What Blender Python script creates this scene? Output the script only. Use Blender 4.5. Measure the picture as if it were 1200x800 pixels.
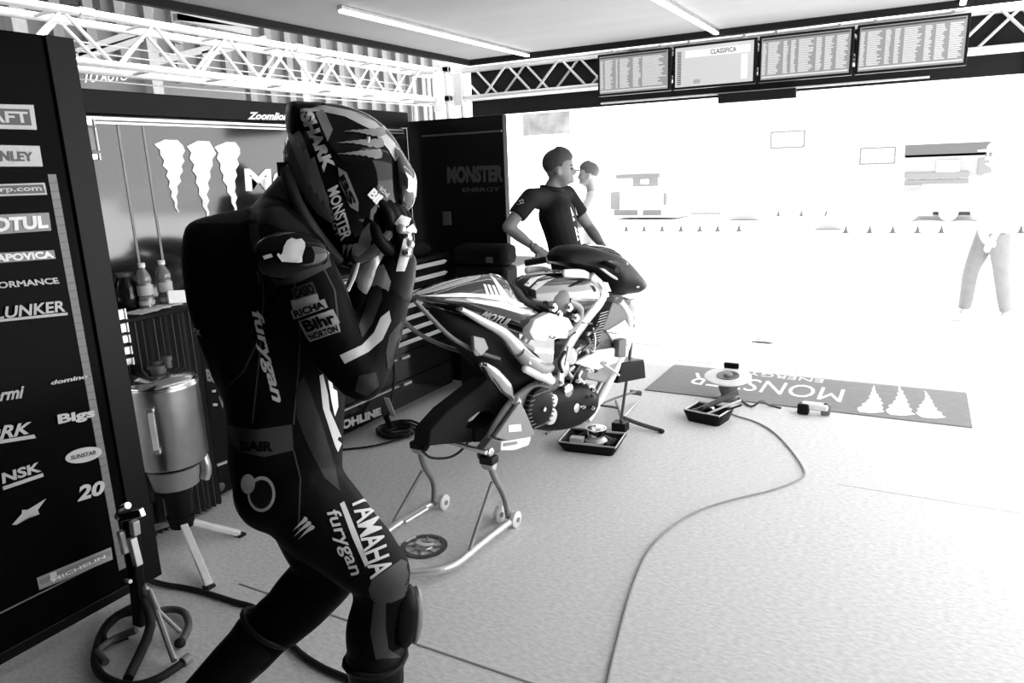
import bpy, bmesh, math, random
from mathutils import Vector, Matrix
from mathutils.bvhtree import BVHTree
random.seed(4)
for o in list(bpy.data.objects): bpy.data.objects.remove(o)
SC = bpy.context.scene; COL = SC.collection
# ------------------------------------------------------------ camera
H = 1.6; FPX = 855.56
RM = Matrix(((0.87593862, -0.07952967, 0.47582199),
             (0.48094352, 0.22113485, -0.84840598),
             (-0.03774738, 0.97199507, 0.23194984)))
CAM = Vector((0, 0, H))
cd = bpy.data.cameras.new('camera'); cam = bpy.data.objects.new('camera', cd); COL.objects.link(cam)
cam.matrix_world = Matrix.Translation(CAM) @ RM.to_4x4()
cd.sensor_width = 36; cd.lens = FPX * 36 / 1200; cd.clip_start = 0.02; cd.clip_end = 300
SC.camera = cam
# ------------------------------------------------------------ world, sun, exposure
W = bpy.data.worlds.new('world'); SC.world = W; W.use_nodes = True
bg = W.node_tree.nodes['Background']; bg.inputs[0].default_value = (1, 1, 1, 1); bg.inputs[1].default_value = 2.25
sd = bpy.data.lights.new('sun', 'SUN'); sd.energy = 15; sd.angle = math.radians(2)
sun = bpy.data.objects.new('sun', sd); COL.objects.link(sun); sun.rotation_euler = (math.radians(-22), math.radians(12), 0)
sun.location = (0, 12, 12)
SC.view_settings.view_transform = 'Standard'; SC.view_settings.look = 'None'
SC.view_settings.gamma = 1; SC.view_settings.exposure = 0.95; SC.view_settings.use_curve_mapping = False

# ------------------------------------------------------------ helpers: points
def ray(px, py): return RM @ Vector((px - 600, -(py - 400), -FPX))
def at(px, py, x=None, y=None, z=None):
    v = ray(px, py)
    t = (z - H) / v.z if z is not None else (y / v.y if y is not None else x / v.x)
    return CAM + t * v
class Frame:
    """upright local frame: a = facing, b = to its right-hand side, z up"""
    def __init__(s, x, y, deg):
        r = math.radians(deg); s.o = Vector((x, y, 0)); s.a = Vector((math.cos(r), math.sin(r), 0)); s.b = Vector((s.a.y, -s.a.x, 0))
    def w(s, a, b, z): return s.o + s.a * a + s.b * b + Vector((0, 0, z))
    def p(s, px, py, b=0.0):
        v = ray(px, py); t = (b - (CAM - s.o).dot(s.b)) / v.dot(s.b); return CAM + t * v
# ------------------------------------------------------------ helpers: materials
MATS = {}
def mat(name, g=.5, rough=.5, metal=0., emit=0., coat=0., noise=0., nscale=20., bump=0., bscale=200., spec=.5, alpha=1., stretch=None, trans=0.):
    if name in MATS: return MATS[name]
    m = bpy.data.materials.new(name); m.use_nodes = True; nt = m.node_tree; b = nt.nodes['Principled BSDF']
    b.inputs['Base Color'].default_value = (g, g, g, 1); b.inputs['Roughness'].default_value = rough
    b.inputs['Metallic'].default_value = metal; b.inputs['Coat Weight'].default_value = coat; b.inputs['Coat Roughness'].default_value = .08
    b.inputs['Specular IOR Level'].default_value = spec; b.inputs['Alpha'].default_value = alpha
    b.inputs['Transmission Weight'].default_value = trans
    if emit: b.inputs['Emission Color'].default_value = (1, 1, 1, 1); b.inputs['Emission Strength'].default_value = emit
    tc = nt.nodes.new('ShaderNodeTexCoord'); mp = nt.nodes.new('ShaderNodeMapping')
    nt.links.new(tc.outputs['Object'], mp.inputs[0])
    if stretch: mp.inputs['Scale'].default_value = stretch
    n = nt.nodes.new('ShaderNodeTexNoise'); n.inputs['Scale'].default_value = nscale; n.inputs['Detail'].default_value = 4
    nt.links.new(mp.outputs[0], n.inputs['Vector'])
    r = nt.nodes.new('ShaderNodeValToRGB'); k = noise if noise else .06
    r.color_ramp.elements[0].position = .3; r.color_ramp.elements[1].position = .7
    lo = max(0, g * (1 - k)); hi = min(1, g * (1 + k))
    r.color_ramp.elements[0].color = (lo, lo, lo, 1); r.color_ramp.elements[1].color = (hi, hi, hi, 1)
    nt.links.new(n.outputs[0], r.inputs[0]); nt.links.new(r.outputs[0], b.inputs['Base Color'])
    if bump:
        n2 = nt.nodes.new('ShaderNodeTexNoise'); n2.inputs['Scale'].default_value = bscale; nt.links.new(mp.outputs[0], n2.inputs['Vector'])
        bp = nt.nodes.new('ShaderNodeBump'); bp.inputs['Strength'].default_value = bump; bp.inputs['Distance'].default_value = .004
        nt.links.new(n2.outputs[0], bp.inputs['Height']); nt.links.new(bp.outputs[0], b.inputs['Normal'])
    MATS[name] = m; return m
M_carpet = mat('carpet', .7, .95, noise=.14, nscale=38, bump=.8, bscale=420, stretch=(1, 2.2, 1), spec=.2)
M_conc = mat('concrete', .62, .9, noise=.05, nscale=3)
M_ceil = mat('ceiling_fabric', .17, .75, noise=.06, nscale=1.2, stretch=(1, 3, 1))
M_gloss = mat('black_gloss', .008, .10, spec=.35)
M_sgloss = mat('panel_black', .003, .16, spec=.015)
M_sprint = mat('suit_white_print', .42, .55)
M_wgloss = mat('display_black', .010, .07, coat=.6)
M_black = mat('black_satin', .005, .45, spec=.10)
M_blackm = mat('black_matt', .01, .75, spec=.1)
M_cloth = mat('black_cloth', .008, .9, bump=.3, spec=.1)
M_rub = mat('black_rubber', .013, .6, spec=.2)
M_alu = mat('aluminium', .62, .35, metal=1, noise=.1)
M_chrome = mat('polished_steel', .72, .16, metal=1, noise=.06)
M_silver = mat('silver_paint', .5, .35, metal=.5)
M_grey = mat('grey_paint', .2, .45)
M_dgrey = mat('dark_grey', .07, .5)
M_lgrey = mat('light_grey', .45, .5)
M_white = mat('white_print', .8, .5)
M_wprint = mat('panel_print', .45, .5)
M_offw = mat('off_white', .65, .55)
M_truss = mat('truss_aluminium', .5, .4, metal=.5, noise=.05)
M_led = mat('led', .9, .5, emit=4)
M_leather = mat('black_leather', .003, .5, spec=.04, bump=.25, bscale=60, noise=.3)
M_lgleather = mat('grey_leather', .04, .5, spec=.15, bump=.25, bscale=60)
M_mgleather = mat('dark_grey_leather', .012, .5, spec=.12, bump=.25, bscale=60)
M_skin = mat('skin', .15, .6)
M_hair = mat('hair', .03, .8, noise=.4, nscale=120)
M_shirt = mat('dark_shirt', .012, .8, spec=.1)
M_helm = mat('helmet_gloss', .005, .07, coat=.22, spec=.1)
M_hgrey = mat('helmet_grey_print', .16, .3, coat=.3)
M_matgrey = mat('mat_grey', .2, .9, bump=.4, bscale=500)
M_matprint = mat('mat_print', .85, .9)
M_screen = mat('screen_panel', .08, .3, emit=.13)
M_srow = mat('screen_text', .25, .3, emit=.25)
M_srowd = mat('screen_text_dark', .03, .3)
M_visor = mat('visor', .25, .04, metal=.9)
M_skyglass = mat('bottle_clear', .8, .1, trans=.85)
# ------------------------------------------------------------ helpers: mesh building
class MB:
    def __init__(s): s.v = []; s.f = []
    def add(s, vs, fs):
        n = len(s.v); s.v += [Vector(v) for v in vs]; s.f += [tuple(i + n for i in f) for f in fs]; return s
    def box(s, lo, hi):
        (a, b, c), (d, e, f) = lo, hi
        return s.add([(a,b,c),(d,b,c),(d,e,c),(a,e,c),(a,b,f),(d,b,f),(d,e,f),(a,e,f)],
                     [(0,3,2,1),(4,5,6,7),(0,1,5,4),(1,2,6,5),(2,3,7,6),(3,0,4,7)])
    def obox(s, c, ax, ay, az):
        """box by centre and three half-vectors"""
        c, ax, ay, az = map(Vector, (c, ax, ay, az)); vs = []
        for k in (-1, 1):
            for (i, j) in ((-1,-1),(1,-1),(1,1),(-1,1)): vs.append(c + ax*i + ay*j + az*k)
        return s.add(vs, [(0,3,2,1),(4,5,6,7),(0,1,5,4),(1,2,6,5),(2,3,7,6),(3,0,4,7)])
    def beam(s, p, q, w, h=None, up=(0,0,1)):
        p, q = Vector(p), Vector(q); h = h or w; d = (q - p); u = d.normalized(); up = Vector(up)
        if abs(u.dot(up)) > .95: up = Vector((1, 0, 0))
        r = u.cross(up).normalized(); t = r.cross(u)
        return s.obox((p + q) / 2, d / 2, r * w / 2, t * h / 2)
    def tube(s, pts, r, seg=10, smooth=True, cap=True, closed=False):
        pts = [Vector(p) for p in pts]
        if smooth and len(pts) > 2: pts, r = spline(pts, r, closed)
        rs = r if isinstance(r, (list, tuple)) else [r] * len(pts)
        n0 = len(s.v); N = len(pts); ref = None
        for i, p in enumerate(pts):
            d = (pts[(i+1) % N] - pts[i-1]) if closed else (pts[min(i+1, N-1)] - pts[max(i-1, 0)])
            d.normalize()
            if ref is None:
                ref = Vector((0,0,1)) if abs(d.z) < .9 else Vector((1,0,0))
            a = d.cross(ref).normalized(); b = a.cross(d).normalized(); ref = b
            for k in range(seg):
                t = 2*math.pi*k/seg; s.v.append(p + (a*math.cos(t) + b*math.sin(t)) * rs[i])
        for i in range(N if closed else N-1):
            j = (i+1) % N
            for k in range(seg):
                l = (k+1) % seg; s.f.append((n0+i*seg+k, n0+i*seg+l, n0+j*seg+l, n0+j*seg+k))
        if cap and not closed:
            s.f.append(tuple(n0+k for k in range(seg))[::-1]); s.f.append(tuple(n0+(N-1)*seg+k for k in range(seg)))
        return s
    def lathe(s, o, axis, prof, seg=24):
        """prof: list of (distance along axis, radius)"""
        o, axis = Vector(o), Vector(axis).normalized(); ref = Vector((0,0,1)) if abs(axis.z) < .9 else Vector((1,0,0))
        a = axis.cross(ref).normalized(); b = axis.cross(a).normalized(); n0 = len(s.v)
        for (h, r) in prof:
            for k in range(seg):
                t = 2*math.pi*k/seg; s.v.append(o + axis*h + (a*math.cos(t)+b*math.sin(t))*max(r, 1e-4))
        for i in range(len(prof)-1):
            for k in range(seg):
                l = (k+1) % seg; s.f.append((n0+i*seg+k, n0+(i+1)*seg+k, n0+(i+1)*seg+l, n0+i*seg+l))
        s.f.append(tuple(n0+k for k in range(seg))); s.f.append(tuple(n0+(len(prof)-1)*seg+k for k in range(seg))[::-1])
        return s
    def ell(s, c, ax, ay, az, seg=16, rings=10, e=1.0):
        c, ax, ay, az = map(Vector, (c, ax, ay, az)); n0 = len(s.v)
        for i in range(1, rings):
            p = math.pi*i/rings
            for k in range(seg):
                t = 2*math.pi*k/seg; s.v.append(c + ax*math.sin(p)*math.cos(t) + ay*math.sin(p)*math.sin(t) + az*math.cos(p))
        s.v += [c + az, c - az]; T = n0+(rings-1)*seg
        for i in range(rings-2):
            for k in range(seg):
                l = (k+1) % seg; s.f.append((n0+i*seg+k, n0+(i+1)*seg+k, n0+(i+1)*seg+l, n0+i*seg+l))
        for k in range(seg):
            l = (k+1) % seg; s.f.append((n0+k, n0+l, T)); s.f.append((n0+(rings-2)*seg+l, n0+(rings-2)*seg+k, T+1))
        return s
    def prism(s, pts, ext):
        """extrude polygon (world points) by the vector ext, both sides by half"""
        e = Vector(ext) / 2; pts = [Vector(p) for p in pts]; n = len(pts)
        vs = [p - e for p in pts] + [p + e for p in pts]
        fs = [tuple(range(n))[::-1], tuple(range(n, 2*n))] + [(i, (i+1) % n, n+(i+1) % n, n+i) for i in range(n)]
        return s.add(vs, fs)
    def inflate(s, pts, c, side, hw, steps=(1, .96, .88, .74, .52, .26), p=2.0, ntimes=2):
        """closed outline (world, in one plane) swelled sideways by side*hw, round about the centre c"""
        pts, _ = spline([Vector(q) for q in pts], 1, True, ntimes); c = Vector(c); side = Vector(side)
        N = len(pts); n0 = len(s.v); rows = []
        for sg in (1, -1):
            for t in steps:
                if sg == -1 and t == 1: rows.append(rows[0]); continue
                h = hw * (1 - t**p)**.5 if t < 1 else 0
                rows.append([len(s.v)+i for i in range(N)]); s.v += [c + (q-c)*t + side*h*sg for q in pts]
            s.v.append(c + side*hw*sg); tip = len(s.v)-1; R = rows[-len(steps):]
            for a, b in zip(R[:-1], R[1:]):
                for i in range(N):
                    j = (i+1) % N; f = (a[i], a[j], b[j], b[i]); s.f.append(f if sg == 1 else f[::-1])
            for i in range(N):
                j = (i+1) % N; f = (R[-1][i], R[-1][j], tip); s.f.append(f if sg == 1 else f[::-1])
        return s
    def loft(s, pts, ra, rb, side, seg=16, ends=True):
        """limb: path pts with radius ra in the plane and rb along 'side', rounded ends"""
        pts = [Vector(p) for p in pts]; side = Vector(side).normalized()
        P, A = spline(pts, list(ra), False); _, B = spline(pts, list(rb), False)
        if ends:
            def capend(P, A, B):
                d = (P[0]-P[1]).normalized(); r = (A[0]+B[0])/2; Q = []; a = []; b = []
                for t in (.98, .85, .6, .3): Q.append(P[0]+d*r*t); q = (1-t*t)**.5; a.append(A[0]*q); b.append(B[0]*q)
                return Q+P, a+A, b+B
            P, A, B = capend(P, A, B); P, A, B = P[::-1], A[::-1], B[::-1]; P, A, B = capend(P, A, B)
        n0 = len(s.v); N = len(P)
        for i, p in enumerate(P):
            d = (P[min(i+1, N-1)] - P[max(i-1, 0)]).normalized(); a = d.cross(side).normalized(); b = a.cross(d)
            for k in range(seg):
                t = 2*math.pi*k/seg; s.v.append(p + a*math.cos(t)*A[i] + b*math.sin(t)*B[i])
        for i in range(N-1):
            for k in range(seg):
                l = (k+1) % seg; s.f.append((n0+i*seg+k, n0+i*seg+l, n0+(i+1)*seg+l, n0+(i+1)*seg+k))
        s.f.append(tuple(n0+k for k in range(seg))[::-1]); s.f.append(tuple(n0+(N-1)*seg+k for k in range(seg)))
        return s
def spline(pts, r, closed=False, n=4):
    N = len(pts); rs = r if isinstance(r, (list, tuple)) else [r]*N; P = []; Rr = []
    for i in range(N if closed else N-1):
        if closed: p0, p1, p2, p3 = pts[i-1], pts[i], pts[(i+1) % N], pts[(i+2) % N]; a, b = rs[i], rs[(i+1) % N]
        else: p0, p1, p2, p3 = pts[max(i-1, 0)], pts[i], pts[i+1], pts[min(i+2, N-1)]; a, b = rs[i], rs[i+1]
        for k in range(n):
            t = k/n
            P.append(.5*((2*p1) + (p2-p0)*t + (2*p0-5*p1+4*p2-p3)*t*t + (3*p1-p0-3*p2+p3)*t**3)); Rr.append(a+(b-a)*(t*t*(3-2*t)))
    if not closed: P.append(pts[-1]); Rr.append(rs[-1])
    return P, Rr
ORG = {}
def tag(o, label=None, cat=None, group=None, kind=None):
    if label: o['label'] = label
    if cat: o['category'] = cat
    if group: o['group'] = group
    if kind: o['kind'] = kind
    return o
def thing(name, label, cat, loc, group=None):
    o = bpy.data.objects.new(name, None); o.empty_display_size = .1; o.location = loc; COL.objects.link(o); ORG[o.name] = Vector(loc)
    return tag(o, label, cat, group)
def mesh_obj(name, me, m, parent=None, org=None):
    o = bpy.data.objects.new(name, me); COL.objects.link(o)
    if m and not me.materials: me.materials.append(m)
    if parent is not None: o.parent = parent; ORG[o.name] = ORG[parent.name]
    else: ORG[o.name] = org or Vector((0, 0, 0)); o.location = ORG[o.name]
    return o
def build(name, mb, m, parent=None, label=None, cat=None, group=None, kind=None, bev=0, smooth=False, org=None, recalc=False):
    og = ORG[parent.name] if parent is not None else None
    if parent is None:
        if org is None:
            if kind == 'structure': org = Vector((0, 0, 0))
            else:
                xs = [v.x for v in mb.v]; ys = [v.y for v in mb.v]; zs = [v.z for v in mb.v]
                org = Vector(((min(xs)+max(xs))/2, (min(ys)+max(ys))/2, min(zs)))
        og = Vector(org)
    me = bpy.data.meshes.new(name); me.from_pydata([tuple(v - og) for v in mb.v], [], mb.f)
    if recalc or True:
        b = bmesh.new(); b.from_mesh(me); bmesh.ops.recalc_face_normals(b, faces=b.faces); b.to_mesh(me); b.free()
    o = mesh_obj(name, me, m, parent, og)
    if smooth:
        me.shade_smooth(); me.set_sharp_from_angle(angle=math.radians(42))
    if bev:
        md = o.modifiers.new('bevel', 'BEVEL'); md.width = bev; md.segments = 2; md.limit_method = 'ANGLE'
        me.shade_smooth(); me.set_sharp_from_angle(angle=math.radians(50))
    tag(o, label, cat, group, kind); return o
def copy_part(src, delta):
    o = src.copy(); COL.objects.link(o); o.parent = src.parent; o.location = src.location + Vector(delta)
    ORG[o.name] = ORG[src.name] + Vector(delta); return o
def copy_tree(o, loc=None, label=None, parent=None):
    c = o.copy(); COL.objects.link(c); c.parent = parent
    if loc is not None: c.location = loc
    if label: c['label'] = label
    for ch in list(o.children): copy_tree(ch, None, None, c)
    return c
# ---- flat print: text and polygons as meshes in the unit square, mapped on a plane or laid on a surface
def subdiv(bm, L):
    bmesh.ops.triangulate(bm, faces=bm.faces)
    for _ in range(6):
        es = [e for e in bm.edges if e.calc_length() > L]
        if not es: break
        bmesh.ops.subdivide_edges(bm, edges=es, cuts=1); bmesh.ops.triangulate(bm, faces=bm.faces)
_tc = {}
def text_bm(s, bold=.03, shear=0., L=None):
    cu = bpy.data.curves.new('t', 'FONT'); cu.body = s; cu.offset = bold; cu.shear = shear; cu.resolution_u = 3
    ob = bpy.data.objects.new('t', cu); COL.objects.link(ob)
    dg = bpy.context.evaluated_depsgraph_get(); me = bpy.data.meshes.new_from_object(ob.evaluated_get(dg))
    bpy.data.objects.remove(ob); bm = bmesh.new(); bm.from_mesh(me); bpy.data.meshes.remove(me)
    xs = [v.co.x for v in bm.verts]; ys = [v.co.y for v in bm.verts]
    x0, x1, y0, y1 = min(xs), max(xs), min(ys), max(ys)
    for v in bm.verts: v.co.x = (v.co.x-x0)/(x1-x0); v.co.y = (v.co.y-y0)/(y1-y0)
    return bm
def poly_bm(polys):
    bm = bmesh.new()
    for p in polys: bm.faces.new([bm.verts.new((x, y, 0)) for x, y in p])
    bmesh.ops.triangulate(bm, faces=bm.faces); return bm
def claw_polys(seed=1, n=3):
    """three ragged tears, broad on top and running out downwards"""
    rd = random.Random(seed); out = []
    for k in range(n):
        x0 = .14+.34*k; L = []; R = []; S = 14; ln = (.86, 1, .94)[k % 3]
        for i in range(S+1):
            t = i/S; w = (.26*(1-t)**1.5+.07*(1-t)+.008)*(1.0 if 0 < i else .35); cx = x0+.02*math.sin(t*6+k)
            j = .028*(1-t*.6); L.append((cx-w*.55-(j if i % 2 else -j*.5)*rd.uniform(.4, 1.3), 1-t*ln)); R.append((cx+w*.45+(j if i % 2 == 0 else -j*.5)*rd.uniform(.4, 1.3), 1-t*ln))
        out.append(L+R[::-1])
    return out
def quadmap(tl, tr, br, bl):
    tl, tr, br, bl = map(Vector, (tl, tr, br, bl))
    return lambda x, y: (bl*(1-x)+br*x)*(1-y) + (tl*(1-x)+tr*x)*y
def bm_obj(name, bm, m, parent, label=None):
    og = ORG[parent.name]; bmesh.ops.triangulate(bm, faces=bm.faces); bm.normal_update()
    bmesh.ops.delete(bm, geom=[f for f in bm.faces if f.calc_area() < 1e-10], context='FACES')
    for f in bm.faces:
        f.smooth = False
        if f.normal.dot(CAM - f.calc_center_median()) < 0: f.normal_flip()
    for v in bm.verts: v.co -= og
    me = bpy.data.meshes.new(name); bm.to_mesh(me); bm.free(); o = mesh_obj(name, me, m, parent)
    if label: o['label'] = label
    return o
def print_flat(name, bm, quad, m, parent, label=None, off=(0, 0, 0)):
    q = quadmap(*quad); off = Vector(off)
    for v in bm.verts: v.co = q(v.co.x, v.co.y) + off
    return bm_obj(name, bm, m, parent, label)
def print_on(name, bm, quadpx, m, parent, bvh, label=None, off=.0025, L=5.0):
    """lay the flat shape on the surface in bvh, as seen along the sight lines through quadpx"""
    q = quadmap(*[(a, b, 0) for a, b in quadpx])
    for v in bm.verts: v.co = q(v.co.x, v.co.y)
    subdiv(bm, L); kill = []
    for v in bm.verts:
        d = ray(v.co.x, v.co.y).normalized(); hit = bvh.ray_cast(CAM, d)
        if hit[0] is None: kill.append(v)
        else:
            n = hit[1] if hit[1].dot(d) < 0 else -hit[1]; v.co = hit[0] + n*off
    bmesh.ops.delete(bm, geom=kill, context='VERTS')
    big = [f for f in bm.faces if max(e.calc_length() for e in f.edges) > .05]
    bmesh.ops.delete(bm, geom=big, context='FACES')
    o = bm_obj(name, bm, m, parent, label); o.data.shade_smooth(); return o
IDQ = ((0, 1), (1, 1), (1, 0), (0, 0))
def patch_on(name, pxpoly, m, parent, bvh, label=None, off=.0015, L=7.0):
    bm = bmesh.new(); bm.faces.new([bm.verts.new((x, y, 0)) for x, y in pxpoly])
    bm.normal_update(); return print_on(name, bm, ((0, 1), (1, 1), (1, 0), (0, 0)), m, parent, bvh, label, off, L)
def bvh_of(*objs):
    dg = bpy.context.evaluated_depsgraph_get(); vs = []; fs = []
    for o in objs:
        e = o.evaluated_get(dg); me = e.to_mesh(); n = len(vs); og = ORG[o.name]
        vs += [v.co + og for v in me.vertices]; fs += [tuple(i+n for i in p.vertices) for p in me.polygons]; e.to_mesh_clear()
    return BVHTree.FromPolygons(vs, fs)
def remesh(o, vox, smooth=5):
    md = o.modifiers.new('r', 'REMESH'); md.mode = 'VOXEL'; md.voxel_size = vox; md.use_smooth_shade = True
    ms = o.modifiers.new('s', 'SMOOTH'); ms.factor = .5; ms.iterations = smooth
    dg = bpy.context.evaluated_depsgraph_get(); me = bpy.data.meshes.new_from_object(o.evaluated_get(dg))
    mm = o.data.materials[0] if o.data.materials else None
    o.modifiers.clear(); o.data = me
    if not me.materials: me.materials.append(mm)
    me.shade_smooth(); return o
UP = Vector((0, 0, 1)); X = Vector((1, 0, 0)); Y = Vector((0, 1, 0))
# ============================================================ SETTING
XL = -4.6; YF = 6.9
build('floor', MB().box((-4.98, -4, -.06), (1.7, 6.17, 0)), M_carpet, kind='structure')
build('ground', MB().box((-60, -20, -.055), (-5.0, 12, -.02)), mat('low_bounce_ground', .07, .9), kind='structure')  # unseen alley ground, made dark to cut light bouncing onto the ceiling
build('ground', MB().box((-5.0, 6.2, -.2), (60, 60, -.008)), M_conc, kind='structure')
build('trim_1', MB().box((-4.98, 6.17, -.05), (1.7, 6.20, .002)), M_lgrey, kind='structure')
build('ground', MB().box((-60, -20, -.3), (60, 60, -.062)), M_conc, kind='structure')
# carpet seam, a thin raised joint
build('trim_2', MB().box((-.25, 3.715, 0), (1.7, 3.725, .0022)), M_carpet, kind='structure')
build('trim_3', MB().box((-2.3, 1.758, 0), (-.9, 1.766, .002)), M_grey, kind='structure')
ceil = build('ceiling', MB().box((-4.08, -4, 2.66), (1.35, 6.66, 2.70)), M_ceil, kind='structure')
b = MB(); b.box((-4.08, 6.62, 2.61), (1.35, 6.68, 2.659)); b.box((-4.12, -4, 2.61), (-4.07, 6.68, 2.659))
build('trim_4', b, M_blackm, kind='structure')
build('wall_left_blocker', MB().box((-2.75, -4, 0), (-2.67, -.9, 2.66)), M_dgrey, kind='structure')  # unseen wall, added to block light coming in from the left
build('wall_right_blocker', MB().box((1.35, -4.1, 0), (1.41, 1.4, 2.70)), M_blackm, kind='structure')  # unseen wall, placed to darken the helmet and the left floor
build('wall_back', MB().box((-8.5, -4.1, -.05), (1.35, -4, 3.4)), M_dgrey, kind='structure')
# black fascia over the opening
b = MB(); b.box((-4.34, 7.06, 2.15), (1.6, 7.12, 3.0)); b.box((.62, 7.02, 2.12), (1.6, 7.08, 2.36))
build('wall_front', b, M_blackm, kind='structure')
build('trim_5', MB().box((-2.82, 6.98, 2.165), (-.02, 7.0, 2.18)), M_lgrey, kind='structure')
build('trim_6', MB().box((-1.68, 6.96, 2.09), (-1.02, 7.04, 2.17)), M_blackm, kind='structure')

# ---- box trusses
def zig(n0, axis, fix, lo, hi, pts, th):
    pass
TZ, BZ = 2.62, 2.33
def truss(name, label, a, b, side, s0, period, phase, posts=()):
    """a, b: ends of the near bottom line at z=0; side: horizontal vector to the rear chords"""
    a, b, side = Vector(a), Vector(b), Vector(side); t = thing(name, label, 'truss', (a.x, a.y, BZ), 'overhead box trusses')
    d = (b-a).normalized(); L = (b-a).length
    for off in (Vector((0,0,0)), side):
        for z in (TZ, BZ): build('chord', MB().tube([a+off+UP*z, b+off+UP*z], .026, 12, False), M_truss, t, smooth=True)
    k = 0; q = s0
    while q < L:
        for off in (Vector((0,0,0)), side):
            h = q + (0 if off.length == 0 else .15)
            if h+period < L+.2:
                p0 = a+off+d*h; p1 = a+off+d*(h+period*.47); p2 = a+off+d*(h+period*.53); p3 = a+off+d*(h+period)
                build('brace', MB().tube([p0+UP*TZ, p1+UP*BZ], .0125, 8, False), M_truss, t, smooth=True)
                build('brace', MB().tube([p2+UP*BZ, p3+UP*TZ], .0125, 8, False), M_truss, t, smooth=True)
        p0 = a+d*q
        for z in (TZ, BZ): build('crossbar', MB().tube([p0+UP*z, p0+side+UP*z], .011, 8, False), M_truss, t, smooth=True)
        q += period
    for s_ in posts:
        for off in (Vector((0,0,0)), side):
            build('chord_joint', MB().lathe(a+off+d*s_+UP*TZ-d*.05, d, [(0,.026),(.005,.034),(.095,.034),(.1,.026)], 12), M_alu, t, smooth=True)
    return t
truss('roof_truss', 'long aluminium box truss running along the left side above the black panels', (XL, .4, 0), (XL, YF-.16, 0), (-.3, 0, 0), 1.23, .61, 0, (2.6, 4.4))
truss('roof_truss', 'aluminium box truss crossing above the bright opening behind the screens', (XL+.16, YF, 0), (1.5, YF, 0), (0, .13, 0), .03, .60, 0, (2.0,))
ct = thing('truss_corner', 'pale metal corner block and leg where the two trusses meet', 'truss corner', (XL, YF, 0))
b = MB()
for z in (TZ, BZ):
    b.box((XL-.33, YF-.15, z-.03), (XL+.18, YF-.10, z+.03)); b.box((XL-.33, YF+.14, z-.03), (XL+.18, YF+.19, z+.03))
    b.box((XL-.33, YF-.15, z-.03), (XL-.28, YF+.19, z+.03)); b.box((XL+.10, YF-.15, z-.03), (XL+.18, YF+.19, z+.03))
build('corner_frame', b, M_truss, ct, bev=.008)
for (dx, dy) in ((-.3, -.12), (.14, -.12), (-.3, .16), (.14, .16)):
    build('leg', MB().tube([(XL+dx, YF+dy, 0), (XL+dx, YF+dy, TZ)], .026, 12, False), M_truss, ct, smooth=True)
build('junction_plate', MB().box((XL-.02, YF-.17, 2.2), (XL+.12, YF-.155, 2.6)), M_offw, ct, bev=.004)
build('junction_plate', MB().box((XL+.19, YF-.1, 2.25), (XL+.3, YF-.085, 2.58)), M_lgrey, ct, bev=.004)
# thin tension cables beside the left truss
for i, (z0, z1, x) in enumerate(((2.53, 2.50, -4.95), (2.47, 2.44, -4.95), (2.26, 2.27, -4.7))):
    o = build('tension_cable', MB().tube([(x, .4, z0), (x, 3.5, z0-.02), (x, 6.8, z1)], .005, 6), M_lgrey, smooth=True,
      label=('thin pale cable strung through the left truss, upper one', 'thin pale cable strung through the left truss, lower one', 'thin pale cable just under the left truss')[i], cat='cable')
# ---- LED strips
def led(x, y0, y1, label):
    t = thing('strip_light', label, 'ceiling light', (x, (y0+y1)/2, 2.60), 'long ceiling strip lights')
    build('housing', MB().box((x-.022, y0, 2.635), (x+.022, y1, 2.66)), M_alu, t, bev=.003)
    build('diffuser', MB().box((x-.019, y0+.01, 2.618), (x+.019, y1-.01, 2.6345)), M_led, t, bev=.005)
led(-3.40, 3.95, 6.6, 'long glowing strip light on the ceiling nearest the left truss')
led(-1.62, 1.2, 6.62, 'glowing strip light on the ceiling running toward the bright blank screen')
led(.15, 1.2, 6.62, 'glowing strip light on the ceiling at the right edge above the last screen')

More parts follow.
